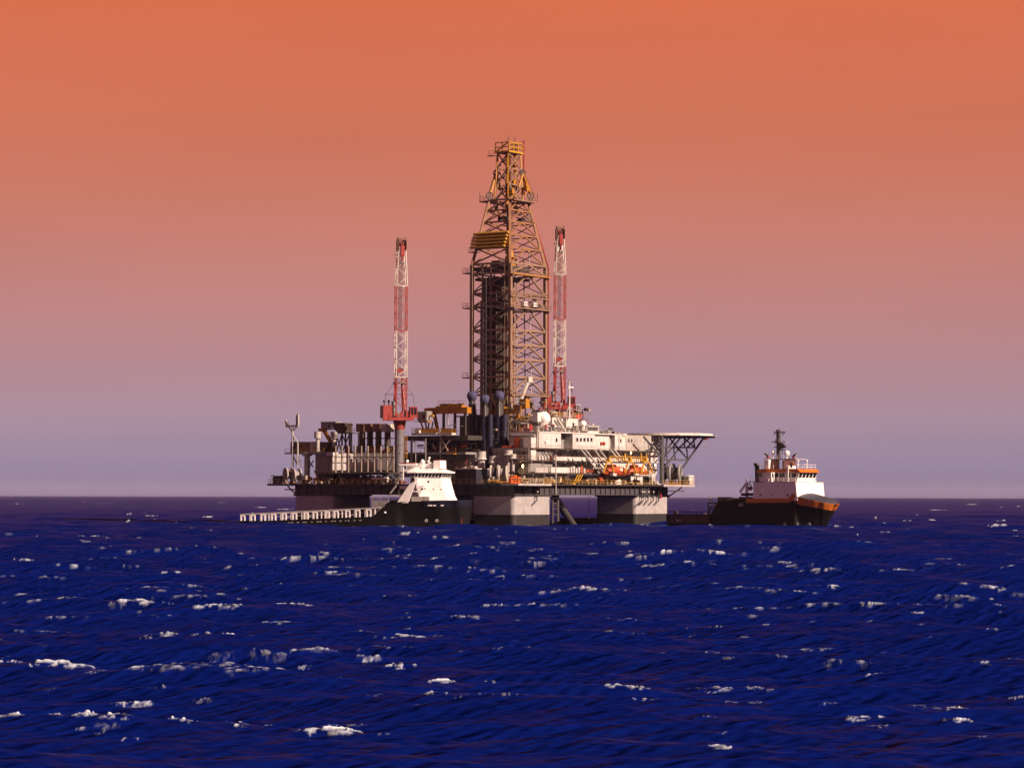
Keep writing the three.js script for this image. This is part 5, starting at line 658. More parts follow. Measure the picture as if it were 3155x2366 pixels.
// ------------------------------------------------------------------ lifeboats in yellow davits
{
  const Rw = 2.9; const boatGeo = (L) => { // pointed hull by stations
    const n = 18, m = 9, pos = [], idx = []; for (let i = 0; i <= n; i++) { const s = i / n * 2 - 1, w = 1.45 * Math.pow(Math.max(0, 1 - Math.pow(Math.abs(s), 2.6)), 0.6), k = -1.25 + 0.55 * Math.pow(Math.abs(s), 3); for (let j = 0; j <= m; j++) { const a = j / m * Math.PI; pos.push(s * L / 2, -Math.sin(a) * -k, Math.cos(a) * w); } }
    for (let i = 0; i < n; i++) for (let j = 0; j < m; j++) { const a = i * (m + 1) + j, b = a + m + 1; idx.push(a, b, b + 1, a, b + 1, a + 1); } const g = new THREE.BufferGeometry(); g.setAttribute('position', new THREE.Float32BufferAttribute(pos, 3)); g.setIndex(idx); g.computeVertexNormals(); return metreUV(g); };
  const mk = (u0, u1, label) => {
    const z = 0.9, a = xz(u0, z), b = xz(u1, z), L = b - a, xm = (a + b) / 2, y = L1 + 0.45, t = new Thing('lifeboat', label, 'lifeboat', F, [xm, y - 1.2, z], 'lifeboats'); const h = t.put('hull', boatGeo(L), M.boatOrange, [xm, y, z]); t.box('rubbing_strake', [a + 1, b - 1], [y - 0.08, y + 0.1], [z - 1.5, z + 1.5], M.red, h);
    t.put('canopy', cached('canopy' + r3(L), () => metreUV(new THREE.SphereGeometry(1, 20, 12, 0, 6.284, 0, Math.PI / 2).scale(L * 0.44, 1.45, 1.25))), M.boatOrange, [xm, y + 0.05, z]); t.rbox('conning_tower', [a + L * 0.2, a + L * 0.42], [y + 1.0, y + 2.0], [z - 0.8, z + 0.8], 0.25, M.boatOrange); t.box('tower_window', [a + L * 0.23, a + L * 0.39], [y + 1.45, y + 1.8], [z + 0.8, z + 0.84], M.glass); t.box('hatch', [a + L * 0.5, a + L * 0.62], [y + 0.25, y + 0.95], [z + 1.1, z + 1.2], M.white); t.rod('propeller_guard', [b - 0.4, y - 0.9, z], [b - 0.1, y - 0.9, z], 0.4, M.dark, null, 0.4, 12);
  };
  mk(1862, 1936, 'orange enclosed lifeboat hanging left of the yellow davits'); mk(1934, 1998, 'orange enclosed lifeboat hanging inside the yellow davit frames');
  const z = 2.8, dav = (u, uL, uR, label) => { const t = new Thing('davit', label, 'davit', F, P(u, 1456, z), 'yellow lifeboat davits'), A = (p, v) => P(p, v, z); t.bar('leg', A(uL, 1457), A(u - 6, 1425), 0.34, M.yellow); t.bar('leg', A(uR, 1457), A(u + 8, 1425), 0.34, M.yellow); t.bar('crossbar', A(u - 8, 1424), A(u + 9, 1424), 0.42, M.yellow); t.bar('upright', A(u, 1424), A(u, 1410), 0.7, M.yellow); for (const d of [-8, 9]) t.bar('back_beam', A(u + d * 0.9, 1425), P(u + d * 0.9 - 8, 1417, -2), 0.28, M.yellow); t.box('foot_plate', [A(uR, 1457)[0] - 0.7, A(uR, 1457)[0] + 0.9], [L1 - 0.6, L1 + 0.05], [z - 0.6, z + 0.3], M.white); };
  dav(1942, 1926, 1961, 'yellow lifeboat davit frame, left of the pair'); dav(1991, 1977, 2012, 'yellow lifeboat davit frame, right of the pair'); dav(1876, 1860, 1892, 'slim yellow davit frame beside the left lifeboat');
  const p = new Thing('lifeboat_platform', 'yellow railed boarding platform above the lifeboats', 'platform', F, [xz(1930, 0.5), L2, 0]); const a = xz(1880, 0.3), b = xz(1996, 0.3); p.box('platform_deck', [a, b], [L2 - 0.25, L2], [-2.2, 0.3], M.drill); p.rail([[a, L2, 0.2], [b, L2, 0.2], [b, L2, -2]], M.yellow, 1.4, null, 'railing', 1.1, 0.14); for (const u of [1926, 1942, 1976, 1992]) p.bar('platform_post', P(u, 1424, 0.2), P(u, 1398, 0.2), 0.3, M.yellow); p.box('embarkation_deck', [xz(1790, 3), xz(2014, 3)], [L1 - 0.6, L1 - 0.3], [-1.2, -0.3], M.darkBlue); p.box('outer_beam', [xz(1955, 3.2), xz(2010, 3.2)], [L1 - 0.55, L1 - 0.2], [2.9, 3.3], M.pale); p.rail([[xz(1955, 3.2), L1 - 0.2, 3.1], [xz(2008, 3.2), L1 - 0.2, 3.1]], M.yellow, 1.1);
  p.rod('goose_neck', P(1990, 1420, -2), P(1990, 1394, -2), 0.3, M.dark); p.put('goose_bend', cached('bend', () => metreUV(new THREE.TorusGeometry(0.55, 0.28, 8, 14, Math.PI))), M.dark, [P(1990, 1394, -2)[0] + 0.55, P(1990, 1394, -2)[1], -2]);
}
// lit floodlamps
for (const [u, v, z, lab, s] of [[1611, 1436, -0.6, 'lit orange floodlamp on the grey stair landing', 1], [1945, 1395, 1.2, 'lit floodlamp above the yellow davits', 0.6], [2019, 1433, 0.6, 'lit floodlamp at the right end of the boat deck', 0.6]]) {
  const c = P(u, v, z), t = new Thing('floodlamp', lab, 'floodlamp', F, c, 'lit floodlamps'); t.box('housing', [c[0] - 0.4, c[0] + 0.4], [c[1] - 0.4, c[1] + 0.4], [z - 0.35, z], M.dark); t.put('lens', cached('lens' + s, () => metreUV(new THREE.SphereGeometry(0.42 * Math.sqrt(s), 14, 10).scale(1, 1, 0.5))), M.lampGlass, [c[0], c[1], z]); t.rod('lamp_stem', [c[0], c[1] - 2.4, z - 0.2], [c[0], c[1] - 0.4, z - 0.2], 0.07, M.dark);
  const l = new THREE.PointLight(new THREE.Color(1, 0.6, 0.25), 25 * s, 30, 2); l.position.set(c[0] - t.at[0], 0, 0.5); l.castShadow = true; l.name = 'lamp_light'; t.g.add(l);
}

// ------------------------------------------------------------------ supply vessels
// loft a ship's shell from stations [x, top height, half breadth at top, half breadth at waterline]
function shell(st, y0, y1, out = 0, ends = [1, 1], keel = -3.5) { // y0, y1: functions of the station giving the lower and upper edge of the strip
  const pos = [], idx = [], m = 7; let base = 0;
  for (const side of [1, -1]) {
    st.forEach((s) => { const a = y0(s), b = y1(s); for (let j = 0; j <= m; j++) { const y = a + (b - a) * j / m, t = Math.max(0, Math.min(1, y / s[1])), w = y < 0 ? s[3] * (1 - 0.3 * (y / keel) ** 2) : s[3] + (s[2] - s[3]) * Math.pow(t, 1.25); pos.push(s[0] + (s[4] ?? 0) * (1 - t), y, side * (w + out)); } });
    for (let i = 0; i < st.length - 1; i++) for (let j = 0; j < m; j++) { const a = base + i * (m + 1) + j, b = a + m + 1; side > 0 ? idx.push(a, b, b + 1, a, b + 1, a + 1) : idx.push(a, b + 1, b, a, a + 1, b + 1); }
    base = pos.length / 3;
  }
  const h = base / 2, n = st.length - 1; for (const [i, f] of [[0, 1], [n, 0]]) if (ends[f ? 0 : 1]) for (let j = 0; j < m; j++) { const a = i * (m + 1) + j, b = h + a; f ? idx.push(a, a + 1, b + 1, a, b + 1, b) : idx.push(a, b + 1, a + 1, a, b, b + 1); }
  const g = new THREE.BufferGeometry(); g.setAttribute('position', new THREE.Float32BufferAttribute(pos, 3)); g.setIndex(idx); g.computeVertexNormals(); return metreUV(g);
}
function deckCap(st, yf, inset = 0.1, crown = 0) {
  const pos = [], idx = []; const m = 8; st.forEach((s) => { for (let j = 0; j <= m; j++) { const q = j / m * 2 - 1, w = Math.max(0.02, s[2] - inset); pos.push(s[0], yf(s) + crown * (1 - q * q) * Math.min(1, s[2] / 4), q * w); } });
  for (let i = 0; i < st.length - 1; i++) for (let j = 0; j < m; j++) { const a = i * (m + 1) + j, b = a + m + 1; idx.push(a, a + 1, b + 1, a, b + 1, b); }
  const g = new THREE.BufferGeometry(); g.setAttribute('position', new THREE.Float32BufferAttribute(pos, 3)); g.setIndex(idx); g.computeVertexNormals(); return metreUV(g);
}
const lerpSt = (list, n) => { const out = [], x0 = list[0][0], x1 = list[list.length - 1][0]; for (let i = 0; i <= n; i++) { const x = x0 + (x1 - x0) * (1 - Math.pow(1 - i / n, 1.35)); let k = 0; while (k < list.length - 2 && x > list[k + 1][0]) k++; const a = list[k], b = list[k + 1], t = (x - a[0]) / (b[0] - a[0]), s = t * t * (3 - 2 * t); out.push([x, a[1] + (b[1] - a[1]) * t, a[2] + (b[2] - a[2]) * s, a[3] + (b[3] - a[3]) * s, (a[4] ?? 0) + ((b[4] ?? 0) - (a[4] ?? 0)) * t]); } return out; };
{ // left vessel: low open stern, white house forward
  const S = new Frame(-66.9, 23.6, -16), B = 7, L = 59.5, nx = (u) => S.xAt(u, B), ny = (u, v, z = B) => S.yAt(u, v, S.xAt(u, z), z), pp = (u, v, z = B) => S.pz(u, v, z);
  const t = new Thing('supply_vessel', 'black hulled supply vessel with white wheelhouse and long low stern left of the rig', 'ship', S, [L / 2, 0, 0], 'supply vessels');
  const xa = nx(1150), xb = nx(1180), xc = nx(1218);
  const aft = lerpSt([[0, 1.5, B, B - 0.4], [6, 1.5, B, B], [xa, 2.7, B, B]], 14), fwd = lerpSt([[xa, 2.7, B, B, 0], [xb, 5.1, B, B, 0], [xc, 6.2, B, B - 0.2, 0], [L - 16, 6.4, B, B - 1.4, 0], [L - 8, 6.6, B * 0.9, B * 0.6, 0], [L - 3, 6.7, B * 0.6, B * 0.28, 0], [L, 6.7, 0.9, 0.15, -1.0]], 40);
  const hullA = t.geo('hull', merge([shell(aft, () => -3.5, (s) => s[1], 0, [1, 0]), shell(fwd, () => -3.5, (s) => s[1], 0, [0, 1])]), M.hullBlack); t.geo('work_deck', deckCap(aft, (s) => s[1] - 0.25), M.deckGreen); t.geo('forecastle_deck', deckCap(fwd, (s) => s[1] - 0.6), M.deckGreen);
  t.geo('bow_bulwark', shell(fwd.filter((s) => s[0] > nx(1290)), (s) => s[1] - 1.5, (s) => s[1] + 0.12, 0.06), M.hullBlue);
  for (const [u0, u1, v] of [[1319, 1321, 1557], [1323, 1333, 1557], [1336, 1344, 1557], [1359, 1368, 1557]]) t.box('name_letter', [nx(u0), nx(u1)], [ny(u0, v + 2.5), ny(u0, v - 2)], [B + 0.04, B + 0.1], M.shipWhite, hullA);
  for (const u of [1314, 1346]) { const p = pp(u, 1604); t.put('thruster_mark', cached('ring', () => metreUV(new THREE.TorusGeometry(0.32, 0.09, 6, 16))), M.pale, [p[0], p[1], B + 0.02 - (u > 1330 ? 0.25 : 0.1)], null, hullA); for (const r of [0, Math.PI / 2]) t.put('thruster_mark', boxGeo(0.5, 0.1, 0.08), M.pale, [p[0], p[1], B + 0.02 - (u > 1330 ? 0.25 : 0.1)], new THREE.Quaternion().setFromAxisAngle(new THREE.Vector3(0, 0, 1), r + 0.6), hullA); }
  t.rod('anchor', pp(1187, 1576, B + 0.15), pp(1187, 1581, B + 0.15), 0.28, M.shipWhite, hullA); for (let i = 0; i < 24; i++) { const u = 770 + i * 14.5 + (i % 3) * 3; const p = pp(u, 1614.5 - i * 0.5, B); t.box('rub_rail_bolt', [p[0] - 0.18, p[0] + 0.18 + (i % 4) * 0.08], [p[1] - 0.09, p[1] + 0.09], [B, B + 0.12], M.pale, hullA); } t.box('draft_mark', [nx(1416), nx(1418)], [0.2, 2.3], [B - 1.8, B - 1.7], M.red, hullA);
  // cargo rail: white stanchion frames under a long pipe
  const railTop = (x) => 3.05 + (x / xa) * 1.75, deckTop = (x) => 1.5 + Math.max(0, (x - 6) / (xa - 6)) * 1.2; for (const s of [1, -1]) { const c = t.bar('cargo_rail', [0.6, railTop(0.6), s * (B - 0.15)], [xa + 2, railTop(xa + 2), s * (B - 0.15)], 0.3, M.pale); if (s < 0) t.bar('inner_rail', [0.6, railTop(0) - 0.8, -B + 0.3], [xa, railTop(xa) - 0.9, -B + 0.3], 0.2, M.grey); }
  for (let i = 0; i < 13; i++) { const x = 0.9 + i * (xa - 2.5) / 12 + 0.5 * (hash2(i, 4) - 0.5), y0 = deckTop(x), y1 = railTop(x) - 0.12, z = B - 0.2; t.bar('stanchion', [x, y0, z], [x, y1, z], 0.36, M.shipWhite); t.bar('stanchion', [x + 0.95, y0, z], [x + 0.95, y1, z], 0.3, M.shipWhite); t.bar('stanchion_head', [x, y1 - 0.2, z], [x + 0.95, y1 - 0.2, z], 0.34, M.shipWhite); t.bar('stanchion_post', [x + 2.0 + 0.7 * hash2(i, 9), y0, z], [x + 2.0 + 0.7 * hash2(i, 9), y1, z], 0.18 + 0.12 * hash2(i, 2), M.shipWhite); if (i > 2 && i % 2 === 0) t.bar('stanchion_brace', [x + 0.1, y0 + 0.3, z - 0.5], [x + 2.1, y0 + 0.8, z - 0.5], 0.3, M.shipWhite); }
  for (let i = 0; i < 13; i++) { const x = 2.2 + i * (xa - 2.5) / 12; t.bar('far_stanchion', [x, deckTop(x), -B + 0.3], [x, railTop(x), -B + 0.3], 0.3, M.pale); }
  // aft house steps
  const x0 = nx(1143), yA = (u, v) => ny(u, v); t.prism('deck_step', [[x0, 2.4], [x0, yA(1143, 1541)], [nx(1196), yA(1196, 1541)], [nx(1196), 6.3], [nx(1180), 5.4], [nx(1165), 2.6]], -B + 0.5, B - 0.5, M.grey); t.prism('stair_gusset', [[nx(1223), 6.1], [nx(1262), yA(1262, 1492)], [nx(1282), yA(1282, 1480)], [nx(1258), 6.1]], B - 0.45, B - 0.05, M.shipWhite); const gw = t.box('aft_wall', [nx(1222), nx(1290)], [6.0, yA(1260, 1497)], [-B + 1, B - 2.5], M.shipWhite); t.box('doorway', [nx(1218), nx(1236)], [yA(1226, 1525), yA(1226, 1506)], [B - 2.5, B - 2.4], M.dark, gw); t.rail([[nx(1145), yA(1145, 1541), B - 0.6], [nx(1196), yA(1196, 1541), B - 0.6]], M.pale, 1.1); t.bar('rescue_davit', pp(1203, 1520), pp(1222, 1496), 0.3, M.pale); t.box('rescue_deck', [nx(1195), nx(1262)], [yA(1230, 1528), yA(1230, 1525)], [-B + 1, B - 0.3], M.pale); t.box('red_locker', [nx(1230), nx(1248)], [yA(1240, 1489), yA(1240, 1484)], [B - 1.6, B - 0.6], M.red); t.box('bulwark_step', [nx(1266), nx(1320)], [6.2, yA(1290, 1530)], [-B + 0.6, B - 0.7], M.pale);
  // white superstructure: chamfered plan, raked front
  const w1 = 6.2, yb = 6.2, ySt = yA(1300, 1529), yMid = yA(1300, 1496), yWh = yA(1330, 1471);
  const plan = (xa, xf, w, ca, cx, cz = 2.1) => [[xa, -w + ca], [xa + ca, -w], [xf - cx, -w], [xf, -w + cz], [xf, w - cz], [xf - cx, w], [xa + ca, w], [xa, w - ca]];
  const loft = (p0, y0, p1, y1) => { const pos = [], tri = (a, b, c) => pos.push(...a, ...b, ...c), n = p0.length, A = p0.map((q) => [q[0], y0, q[1]]), B2 = p1.map((q) => [q[0], y1, q[1]]); for (let i = 0; i < n; i++) { const j = (i + 1) % n; tri(A[i], B2[j], A[j]); tri(A[i], B2[i], B2[j]); } for (let i = 1; i < n - 1; i++) tri(B2[0], B2[i + 1], B2[i]); const g = new THREE.BufferGeometry(); g.setAttribute('position', new THREE.Float32BufferAttribute(pos, 3)); g.computeVertexNormals(); return metreUV(g); };
  const xSide = (u) => S.xAt(u, w1), xF0 = S.xAt(1414, -4.1), xF1 = S.xAt(1388, -4.1), c0 = 6.2;
  const sup = t.geo('superstructure', merge([loft(plan(xSide(1318), xF0, w1, 0.4, c0), yb, plan(xSide(1314), xF0 - 0.9, w1, 0.4, c0), ySt), loft(plan(xSide(1286), xF0 - 0.9, w1, 0.4, c0), ySt, plan(xSide(1302), xF1 + 0.5, w1, 0.4, c0), yMid), loft(plan(xSide(1281), xF1 + 0.5, w1, 0.6, c0), yMid, plan(xSide(1279), xF1, w1, 0.6, c0), yWh)]), M.shipWhite);
  for (const [u, v] of [[1302, 1507]]) { const x = xSide(u), y = S.yAt(u, v, x, w1); t.box('porthole', [x - 0.25, x + 0.25], [y - 0.22, y + 0.22], [w1, w1 + 0.05], M.glass, sup); } t.box('side_recess', [xSide(1284), xSide(1297)], [yA(1290, 1513), yA(1290, 1499)], [w1 - 0.6, w1 - 0.1], M.grey, sup); for (const [f, v, r] of [[0.3, 1506, 0.2], [0.62, 1507, 0.2], [0.9, 1508, 0.2], [0.5, 1484, 0.3]]) { const y = yA(1340, v), k = (y - ySt) / (yMid - ySt), xe = v > 1500 ? xF0 - 0.9 + (xF1 + 0.5 - xF0 + 0.9) * k : xF1 + 0.25, x = xe - c0 * (1 - f), z = w1 - 2.1 * f; t.ball('porthole', [x, y, z + 0.02], r, M.dark, sup, [1, 1, 0.35]); } t.box('ledge', [xSide(1262), xSide(1286)], [yA(1270, 1516), yA(1270, 1513)], [w1 - 1.8, w1 + 0.6], M.shipWhite, sup);
  // wheelhouse with slanted panes on every facet
  const wy0 = yWh, wy1 = yA(1330, 1457), wz = w1 + 0.15, wxa = S.xAt(1243, wz - 2.6), wxf = xF1 + 0.2; const p0 = plan(wxa, wxf, wz, 2.6, c0 + 0.2), p1 = plan(wxa - 0.2, wxf + 0.55, wz + 0.2, 2.6, c0 + 0.2), wh = t.geo('wheelhouse', loft(p0, wy0, p1, wy1), M.shipWhite);
  const facet = (i, n) => { const a0 = p0[i], b0 = p0[(i + 1) % 8], a1 = p1[i], b1 = p1[(i + 1) % 8], mx = (b0[1] - a0[1]), mz = -(b0[0] - a0[0]), ml = Math.hypot(mx, mz), ox = 0.05 * mx / ml, oz = 0.05 * mz / ml; for (let k = 0; k < n; k++) { const f0 = (k + 0.12) / n, f1 = (k + 0.88) / n, pt = (f, h) => { const e = [a0[0] + (b0[0] - a0[0]) * f, a0[1] + (b0[1] - a0[1]) * f], q = [a1[0] + (b1[0] - a1[0]) * f, a1[1] + (b1[1] - a1[1]) * f]; return [e[0] + (q[0] - e[0]) * h + ox, wy0 + (wy1 - wy0) * h, e[1] + (q[1] - e[1]) * h + oz]; }; const A = pt(f0, 0.14), Bq = pt(f1, 0.14), Cq = pt(f1, 0.88), D = pt(f0, 0.88), g = new THREE.BufferGeometry(); g.setAttribute('position', new THREE.Float32BufferAttribute([...A, ...Bq, ...Cq, ...A, ...Cq, ...D], 3)); g.computeVertexNormals(); t.geo('window_pane', metreUV(g), M.glass, wh); } };
  facet(6, 4); facet(5, 3); facet(4, 8); facet(3, 6); facet(2, 4);
  const ry = wy1, rt = yA(1330, 1444); t.geo('wheelhouse_roof', merge([loft(plan(wxa - 0.9, wxf + 0.9, wz + 0.45, 2.8, c0 + 0.4), ry, plan(wxa - 0.8, wxf + 0.8, wz + 0.4, 2.8, c0 + 0.4), ry + 0.35), loft(plan(wxa - 0.6, wxf + 0.6, wz + 0.3, 2.8, c0 + 0.4), ry + 0.35, plan(wxa + 0.2, wxf - 1.4, wz - 0.8, 2.6, c0), rt)]), M.shipWhite); t.rail([[nx(1246), rt, wz - 1], [nx(1340), rt, wz - 1]], M.shipWhite, 1.2); t.prism('monkey_island', [[S.xAt(1336, 3), rt], [S.xAt(1336, 3), yA(1340, 1419)], [S.xAt(1356, 3), yA(1356, 1418)], [S.xAt(1357, 3), rt]], -2, 3, M.shipWhite); t.box('red_trim', [S.xAt(1338, 3), S.xAt(1355, 3)], [yA(1350, 1418), yA(1350, 1416.5)], [-1.8, 2.8], M.red); t.box('aft_cabinet', [nx(1238), nx(1275)], [rt, rt + 1.4], [-3, 3], M.shipWhite); t.box('fire_platform', [nx(1218), nx(1272)], [yA(1245, 1434), yA(1245, 1429)], [1, 4], M.shipWhite); t.box('red_boom', [nx(1218), nx(1264)], [yA(1240, 1429), yA(1240, 1425)], [1.5, 3], M.red); t.ball('radome', pp(1255, 1421, 3), 0.4, M.shipWhite); t.ball('radome', pp(1302, 1424, 3), 0.62, M.shipWhite, null, [0.9, 1.15, 0.9]);
  t.rod('mast', pp(1319, 1444, 2), pp(1322, 1412, 2), 0.2, M.shipWhite); t.bar('mast_yard', pp(1316, 1420, 2), pp(1332, 1428, 2), 0.25, M.shipWhite); t.ball('mast_light', pp(1323, 1411, 2), 0.3, M.shipWhite); t.bar('radar_scanner', pp(1312, 1432, 2), pp(1330, 1430, 2), 0.3, M.shipWhite); t.rod('aerial', pp(1281, 1430, 2), pp(1281, 1362, 2), 0.07, M.pale); t.rod('aerial', pp(1312, 1430, 2), pp(1312, 1352, 2), 0.08, M.pale); for (let i = 0; i < 8; i++) { const u = 1284 + i * 8, h = 0.7 + (i * 7 % 5) * 0.22; t.rbox('roof_fitting', [nx(u) - 0.3, nx(u) + 0.35], [rt, rt + h], [1.5 - (i % 3), 2.3 - (i % 3)], 0.08, M.shipWhite); }
  t.rod('lamp_post', pp(1243, 1480, B), pp(1243, 1440, B), 0.12, M.shipWhite); t.rod('lamp_post', pp(1238, 1490, B), pp(1240, 1452, B), 0.09, M.pale);
}
{ // right vessel: dark hull with orange sheer band, seen on the bow
  const S = new Frame(81.6 - 50 * Math.cos(42 * Math.PI / 180), 30 - 50 * Math.sin(42 * Math.PI / 180), -42), B = 6, L = 50, nx = (u, z = B) => S.xAt(u, z), ny = (u, v, z = B) => S.yAt(u, v, S.xAt(u, z), z), pp = (u, v, z = B) => S.pz(u, v, z);
  const t = new Thing('supply_vessel', 'dark hulled supply vessel with orange bow band and orange bridge roof right of the rig', 'ship', S, [L / 2, 0, 0], 'supply vessels');
  const xs = nx(2190), xm = nx(2214), hy = 7.2; const aft = lerpSt([[0, 3.2, B, B - 0.2], [xs, 3.2, B, B]], 8), fx = [[xs, 3.2, B, B, 0], [xm, 6.6, B, B, 0], [nx(2290), hy, B, B, 0], [nx(2428), 7.3, B, B - 0.6, 0], [nx(2450), 8.9, B + 0.1, B - 1.0, 0], [L - 8.5, 7.9, B * 0.98, B * 0.6, -0.4], [L - 4.2, 7.0, B * 0.84, B * 0.34, -1.4], [L - 1.6, 6.35, B * 0.58, B * 0.16, -2.4], [L - 0.4, 6.05, B * 0.34, B * 0.06, -3.1], [L, 5.95, B * 0.16, 0.1, -3.4]]; const fwd = lerpSt(fx, 56);
  const h = t.geo('hull', merge([shell(aft, () => -3.5, (s) => s[1], 0, [1, 0]), shell(fwd, () => -3.5, (s) => s[1], 0, [0, 1])]), M.hullBlack); t.geo('work_deck', deckCap(aft, (s) => s[1] - 1), M.hullRed); t.geo('main_deck', deckCap(fwd.filter((s) => s[0] < nx(2450)), (s) => s[1] - 0.5), M.deckGreen); t.geo('whaleback', deckCap(fwd.filter((s) => s[0] > nx(2432)), (s) => s[1] - 0.05, 0.02, 1.0), M.whaleback);
  const bw = (s) => 0.95 + 0.95 * smooth(nx(2420), nx(2460), s[0]) * (1 - 0.35 * smooth(L - 10, L, s[0])); t.geo('sheer_band', shell(fwd.filter((s) => s[0] > nx(2296)), (s) => s[1] - bw(s), (s) => s[1] + 0.1, 0.07), M.bandOrange); t.geo('stern_stripe', shell(aft, () => 0.9, (s) => s[1] - 0.2, 0.05), M.hullRed); t.bar('stern_rail', [0.3, 3.9, B - 0.2], [xs, 3.9, B - 0.2], 0.2, M.dark); for (let x = 0.5; x < xs; x += 1.9) t.bar('rail_post', [x, 3.2, B - 0.2], [x, 3.9, B - 0.2], 0.16, M.dark); t.bar('hull_mark', pp(2085, 1600, B + 0.1), pp(2090, 1606, B + 0.1), 0.3, M.pale, h); t.box('hull_mark', [nx(2093), nx(2094.5)], [ny(2093, 1606), ny(2093, 1600)], [B + 0.06, B + 0.14], M.pale, h); t.box('hull_mark', [nx(2098), nx(2100)], [ny(2098, 1606), ny(2098, 1600)], [B + 0.06, B + 0.14], M.pale, h); t.bar('cargo_hatch', pp(2078, 1580, 2), pp(2088, 1577, 2), 0.7, M.dark); t.rbox('white_drum', [nx(2141), nx(2156)], [ny(2148, 1587), ny(2148, 1580)], [1, 2.4], 0.3, M.shipWhite);
  for (const [u, v] of [[2426, 1622], [2457, 1621], [2490, 1622]]) { const q = pp(u, v, B - 1.4); t.put('thruster_mark', cached('ring2', () => metreUV(new THREE.TorusGeometry(0.34, 0.1, 6, 16))), M.pale, [q[0], Math.max(0.9, q[1] + 0.5), B - 0.55 - (u - 2426) * 0.022], null, h); }
  // frame tower amidships
  const ty = ny(2180, 1548), tr = ny(2180, 1536); t.box('tower_platform', [nx(2176), nx(2292)], [ty - 0.3, ty], [-B + 0.5, B - 0.4], M.dark); for (const u of [2180, 2200, 2212, 2272, 2282, 2290]) t.bar('tower_leg', [nx(u), 3, B - 0.6], [nx(u), ty, B - 0.6], 0.36, M.dark); t.bar('tower_brace', pp(2183, 1555), pp(2198, 1570), 0.22, M.dark); t.bar('tower_brace', pp(2198, 1556), pp(2183, 1585), 0.22, M.dark); t.box('yellow_unit', [nx(2202), nx(2210)], [ny(2206, 1563), ny(2206, 1553)], [B - 0.5, B - 0.1], M.yellow); for (const [u0, u1, m, hh] of [[2190, 2212, M.dark, 1.4], [2220, 2240, M.steel, 1.1], [2256, 2290, M.dark, 1.5]]) t.box('deck_unit', [nx(u0), nx(u1)], [ty, ty + hh], [0, 3], m); t.ball('capstan', pp(2190, 1536, 3), 0.5, M.pale); for (const u of [2280, 2287]) t.rod('fender', pp(u, 1551, B + 0.2), pp(u, 1560, B + 0.2), 0.3, M.pale);
  t.rail([[nx(2215), ty, B - 0.5], [nx(2256), ty, B - 0.5]], M.steel, 1.1);
  // aft mast, rescue boat and stays
  t.bar('stay', pp(2281, 1516, 4), pp(2302, 1487, 4), 0.45, M.shipWhite); t.rod('king_post', pp(2302, 1530, 4), pp(2302, 1486, 4), 0.42, M.shipWhite); t.rbox('rescue_boat', [nx(2274), nx(2304)], [ny(2290, 1528), ny(2290, 1519)], [3, 5], 0.4, M.dark); t.box('red_panel', [nx(2277), nx(2289)], [ny(2280, 1511), ny(2280, 1499)], [2, 2.4], M.red); t.bar('knee', pp(2310, 1490, 4), pp(2320, 1506, 4), 0.25, M.grey);
  // superstructure
  const z1 = B - 0.1, yb = 6.9, y1 = ny(2400, 1487), xA = nx(2321), xB = nx(2452); const s1 = t.prism('superstructure', [[xA, yb], [xA, y1], [xB, y1], [xB + 0.5, yb]], -z1, z1, M.grey); s1.material = M.shipWhite; for (const u of [2344, 2380, 2428]) { const q = pp(u, 1526, z1); t.box('porthole', [q[0] - 0.26, q[0] + 0.26], [q[1] - 0.3, q[1] + 0.3], [z1, z1 + 0.04], M.glass, s1); } t.box('weld_seam', [nx(2418), nx(2418) + 0.06], [yb, y1], [z1, z1 + 0.03], M.pale, s1);
  const zf = 4.1, xF = S.xAt(2457, zf) - 1.8; { const lo = [xF + 2.3, 8.2], hi = [xF + 1.8, ny(2490, 1481, 0)]; t.prism('front_house', [[xF - 2, lo[1]], lo, hi, [xF - 2, hi[1]]], -zf, zf, M.shipWhite); }
  const fy = ny(2400, 1487); t.box('bridge_deck', [nx(2304), nx(2452)], [fy, fy + 0.22], [-B, B], M.pale); t.rail([[nx(2304), fy + 0.2, B - 0.1], [nx(2452), fy + 0.2, B - 0.1]], M.shipWhite, 1.2); t.rail([[xF + 1.7, fy + 0.3, 0], [xF + 1.7, fy + 0.3, -zf]], M.shipWhite, 1.2);
  // bridge: white band, dark panes, orange roof
  const bz = 3.8, bx0 = nx(2335, bz), bx1 = nx(2455, bz), by0 = fy + 0.2, by1 = ny(2400, 1471, bz), by2 = ny(2400, 1456, bz), wh = t.prism('wheelhouse', [[bx0 + 0.8, by0], [bx0, by2], [bx1 + 1.0, by2], [bx1, by0]], -bz, bz, M.shipWhite);
  for (const [u0, u1] of [[2336, 2347], [2350, 2361], [2363, 2374], [2379, 2386], [2391, 2399], [2403, 2418], [2430, 2436], [2440, 2454]]) { const q = u0 < 2375 ? -0.35 : 0; t.prism('window_pane', [[nx(u0, bz) - q, by1], [nx(u1, bz) - q, by1], [nx(u1, bz), by2 - 0.15], [nx(u0, bz), by2 - 0.15]], bz, bz + 0.06, M.glass, wh); }
  for (let i = 0; i < 5; i++) { const zz = bz - 0.8 - i * 1.5; const m = t.bar('front_pane', [bx1 + 0.42, by1, zz], [bx1 + 1.02, by2 - 0.15, zz], 0.1, M.glass, wh); m.geometry = boxGeo(1.12, V([bx1 + 0.42, by1, zz]).distanceTo(V([bx1 + 1.02, by2 - 0.15, zz])), 0.12); m.quaternion.copy(barQuat([0, by1, 0], [0, by2, 0.0001])).premultiply(new THREE.Quaternion()); m.quaternion.setFromEuler(new THREE.Euler(0, Math.PI / 2, -Math.atan2(0.6, by2 - by1), 'ZYX')); }
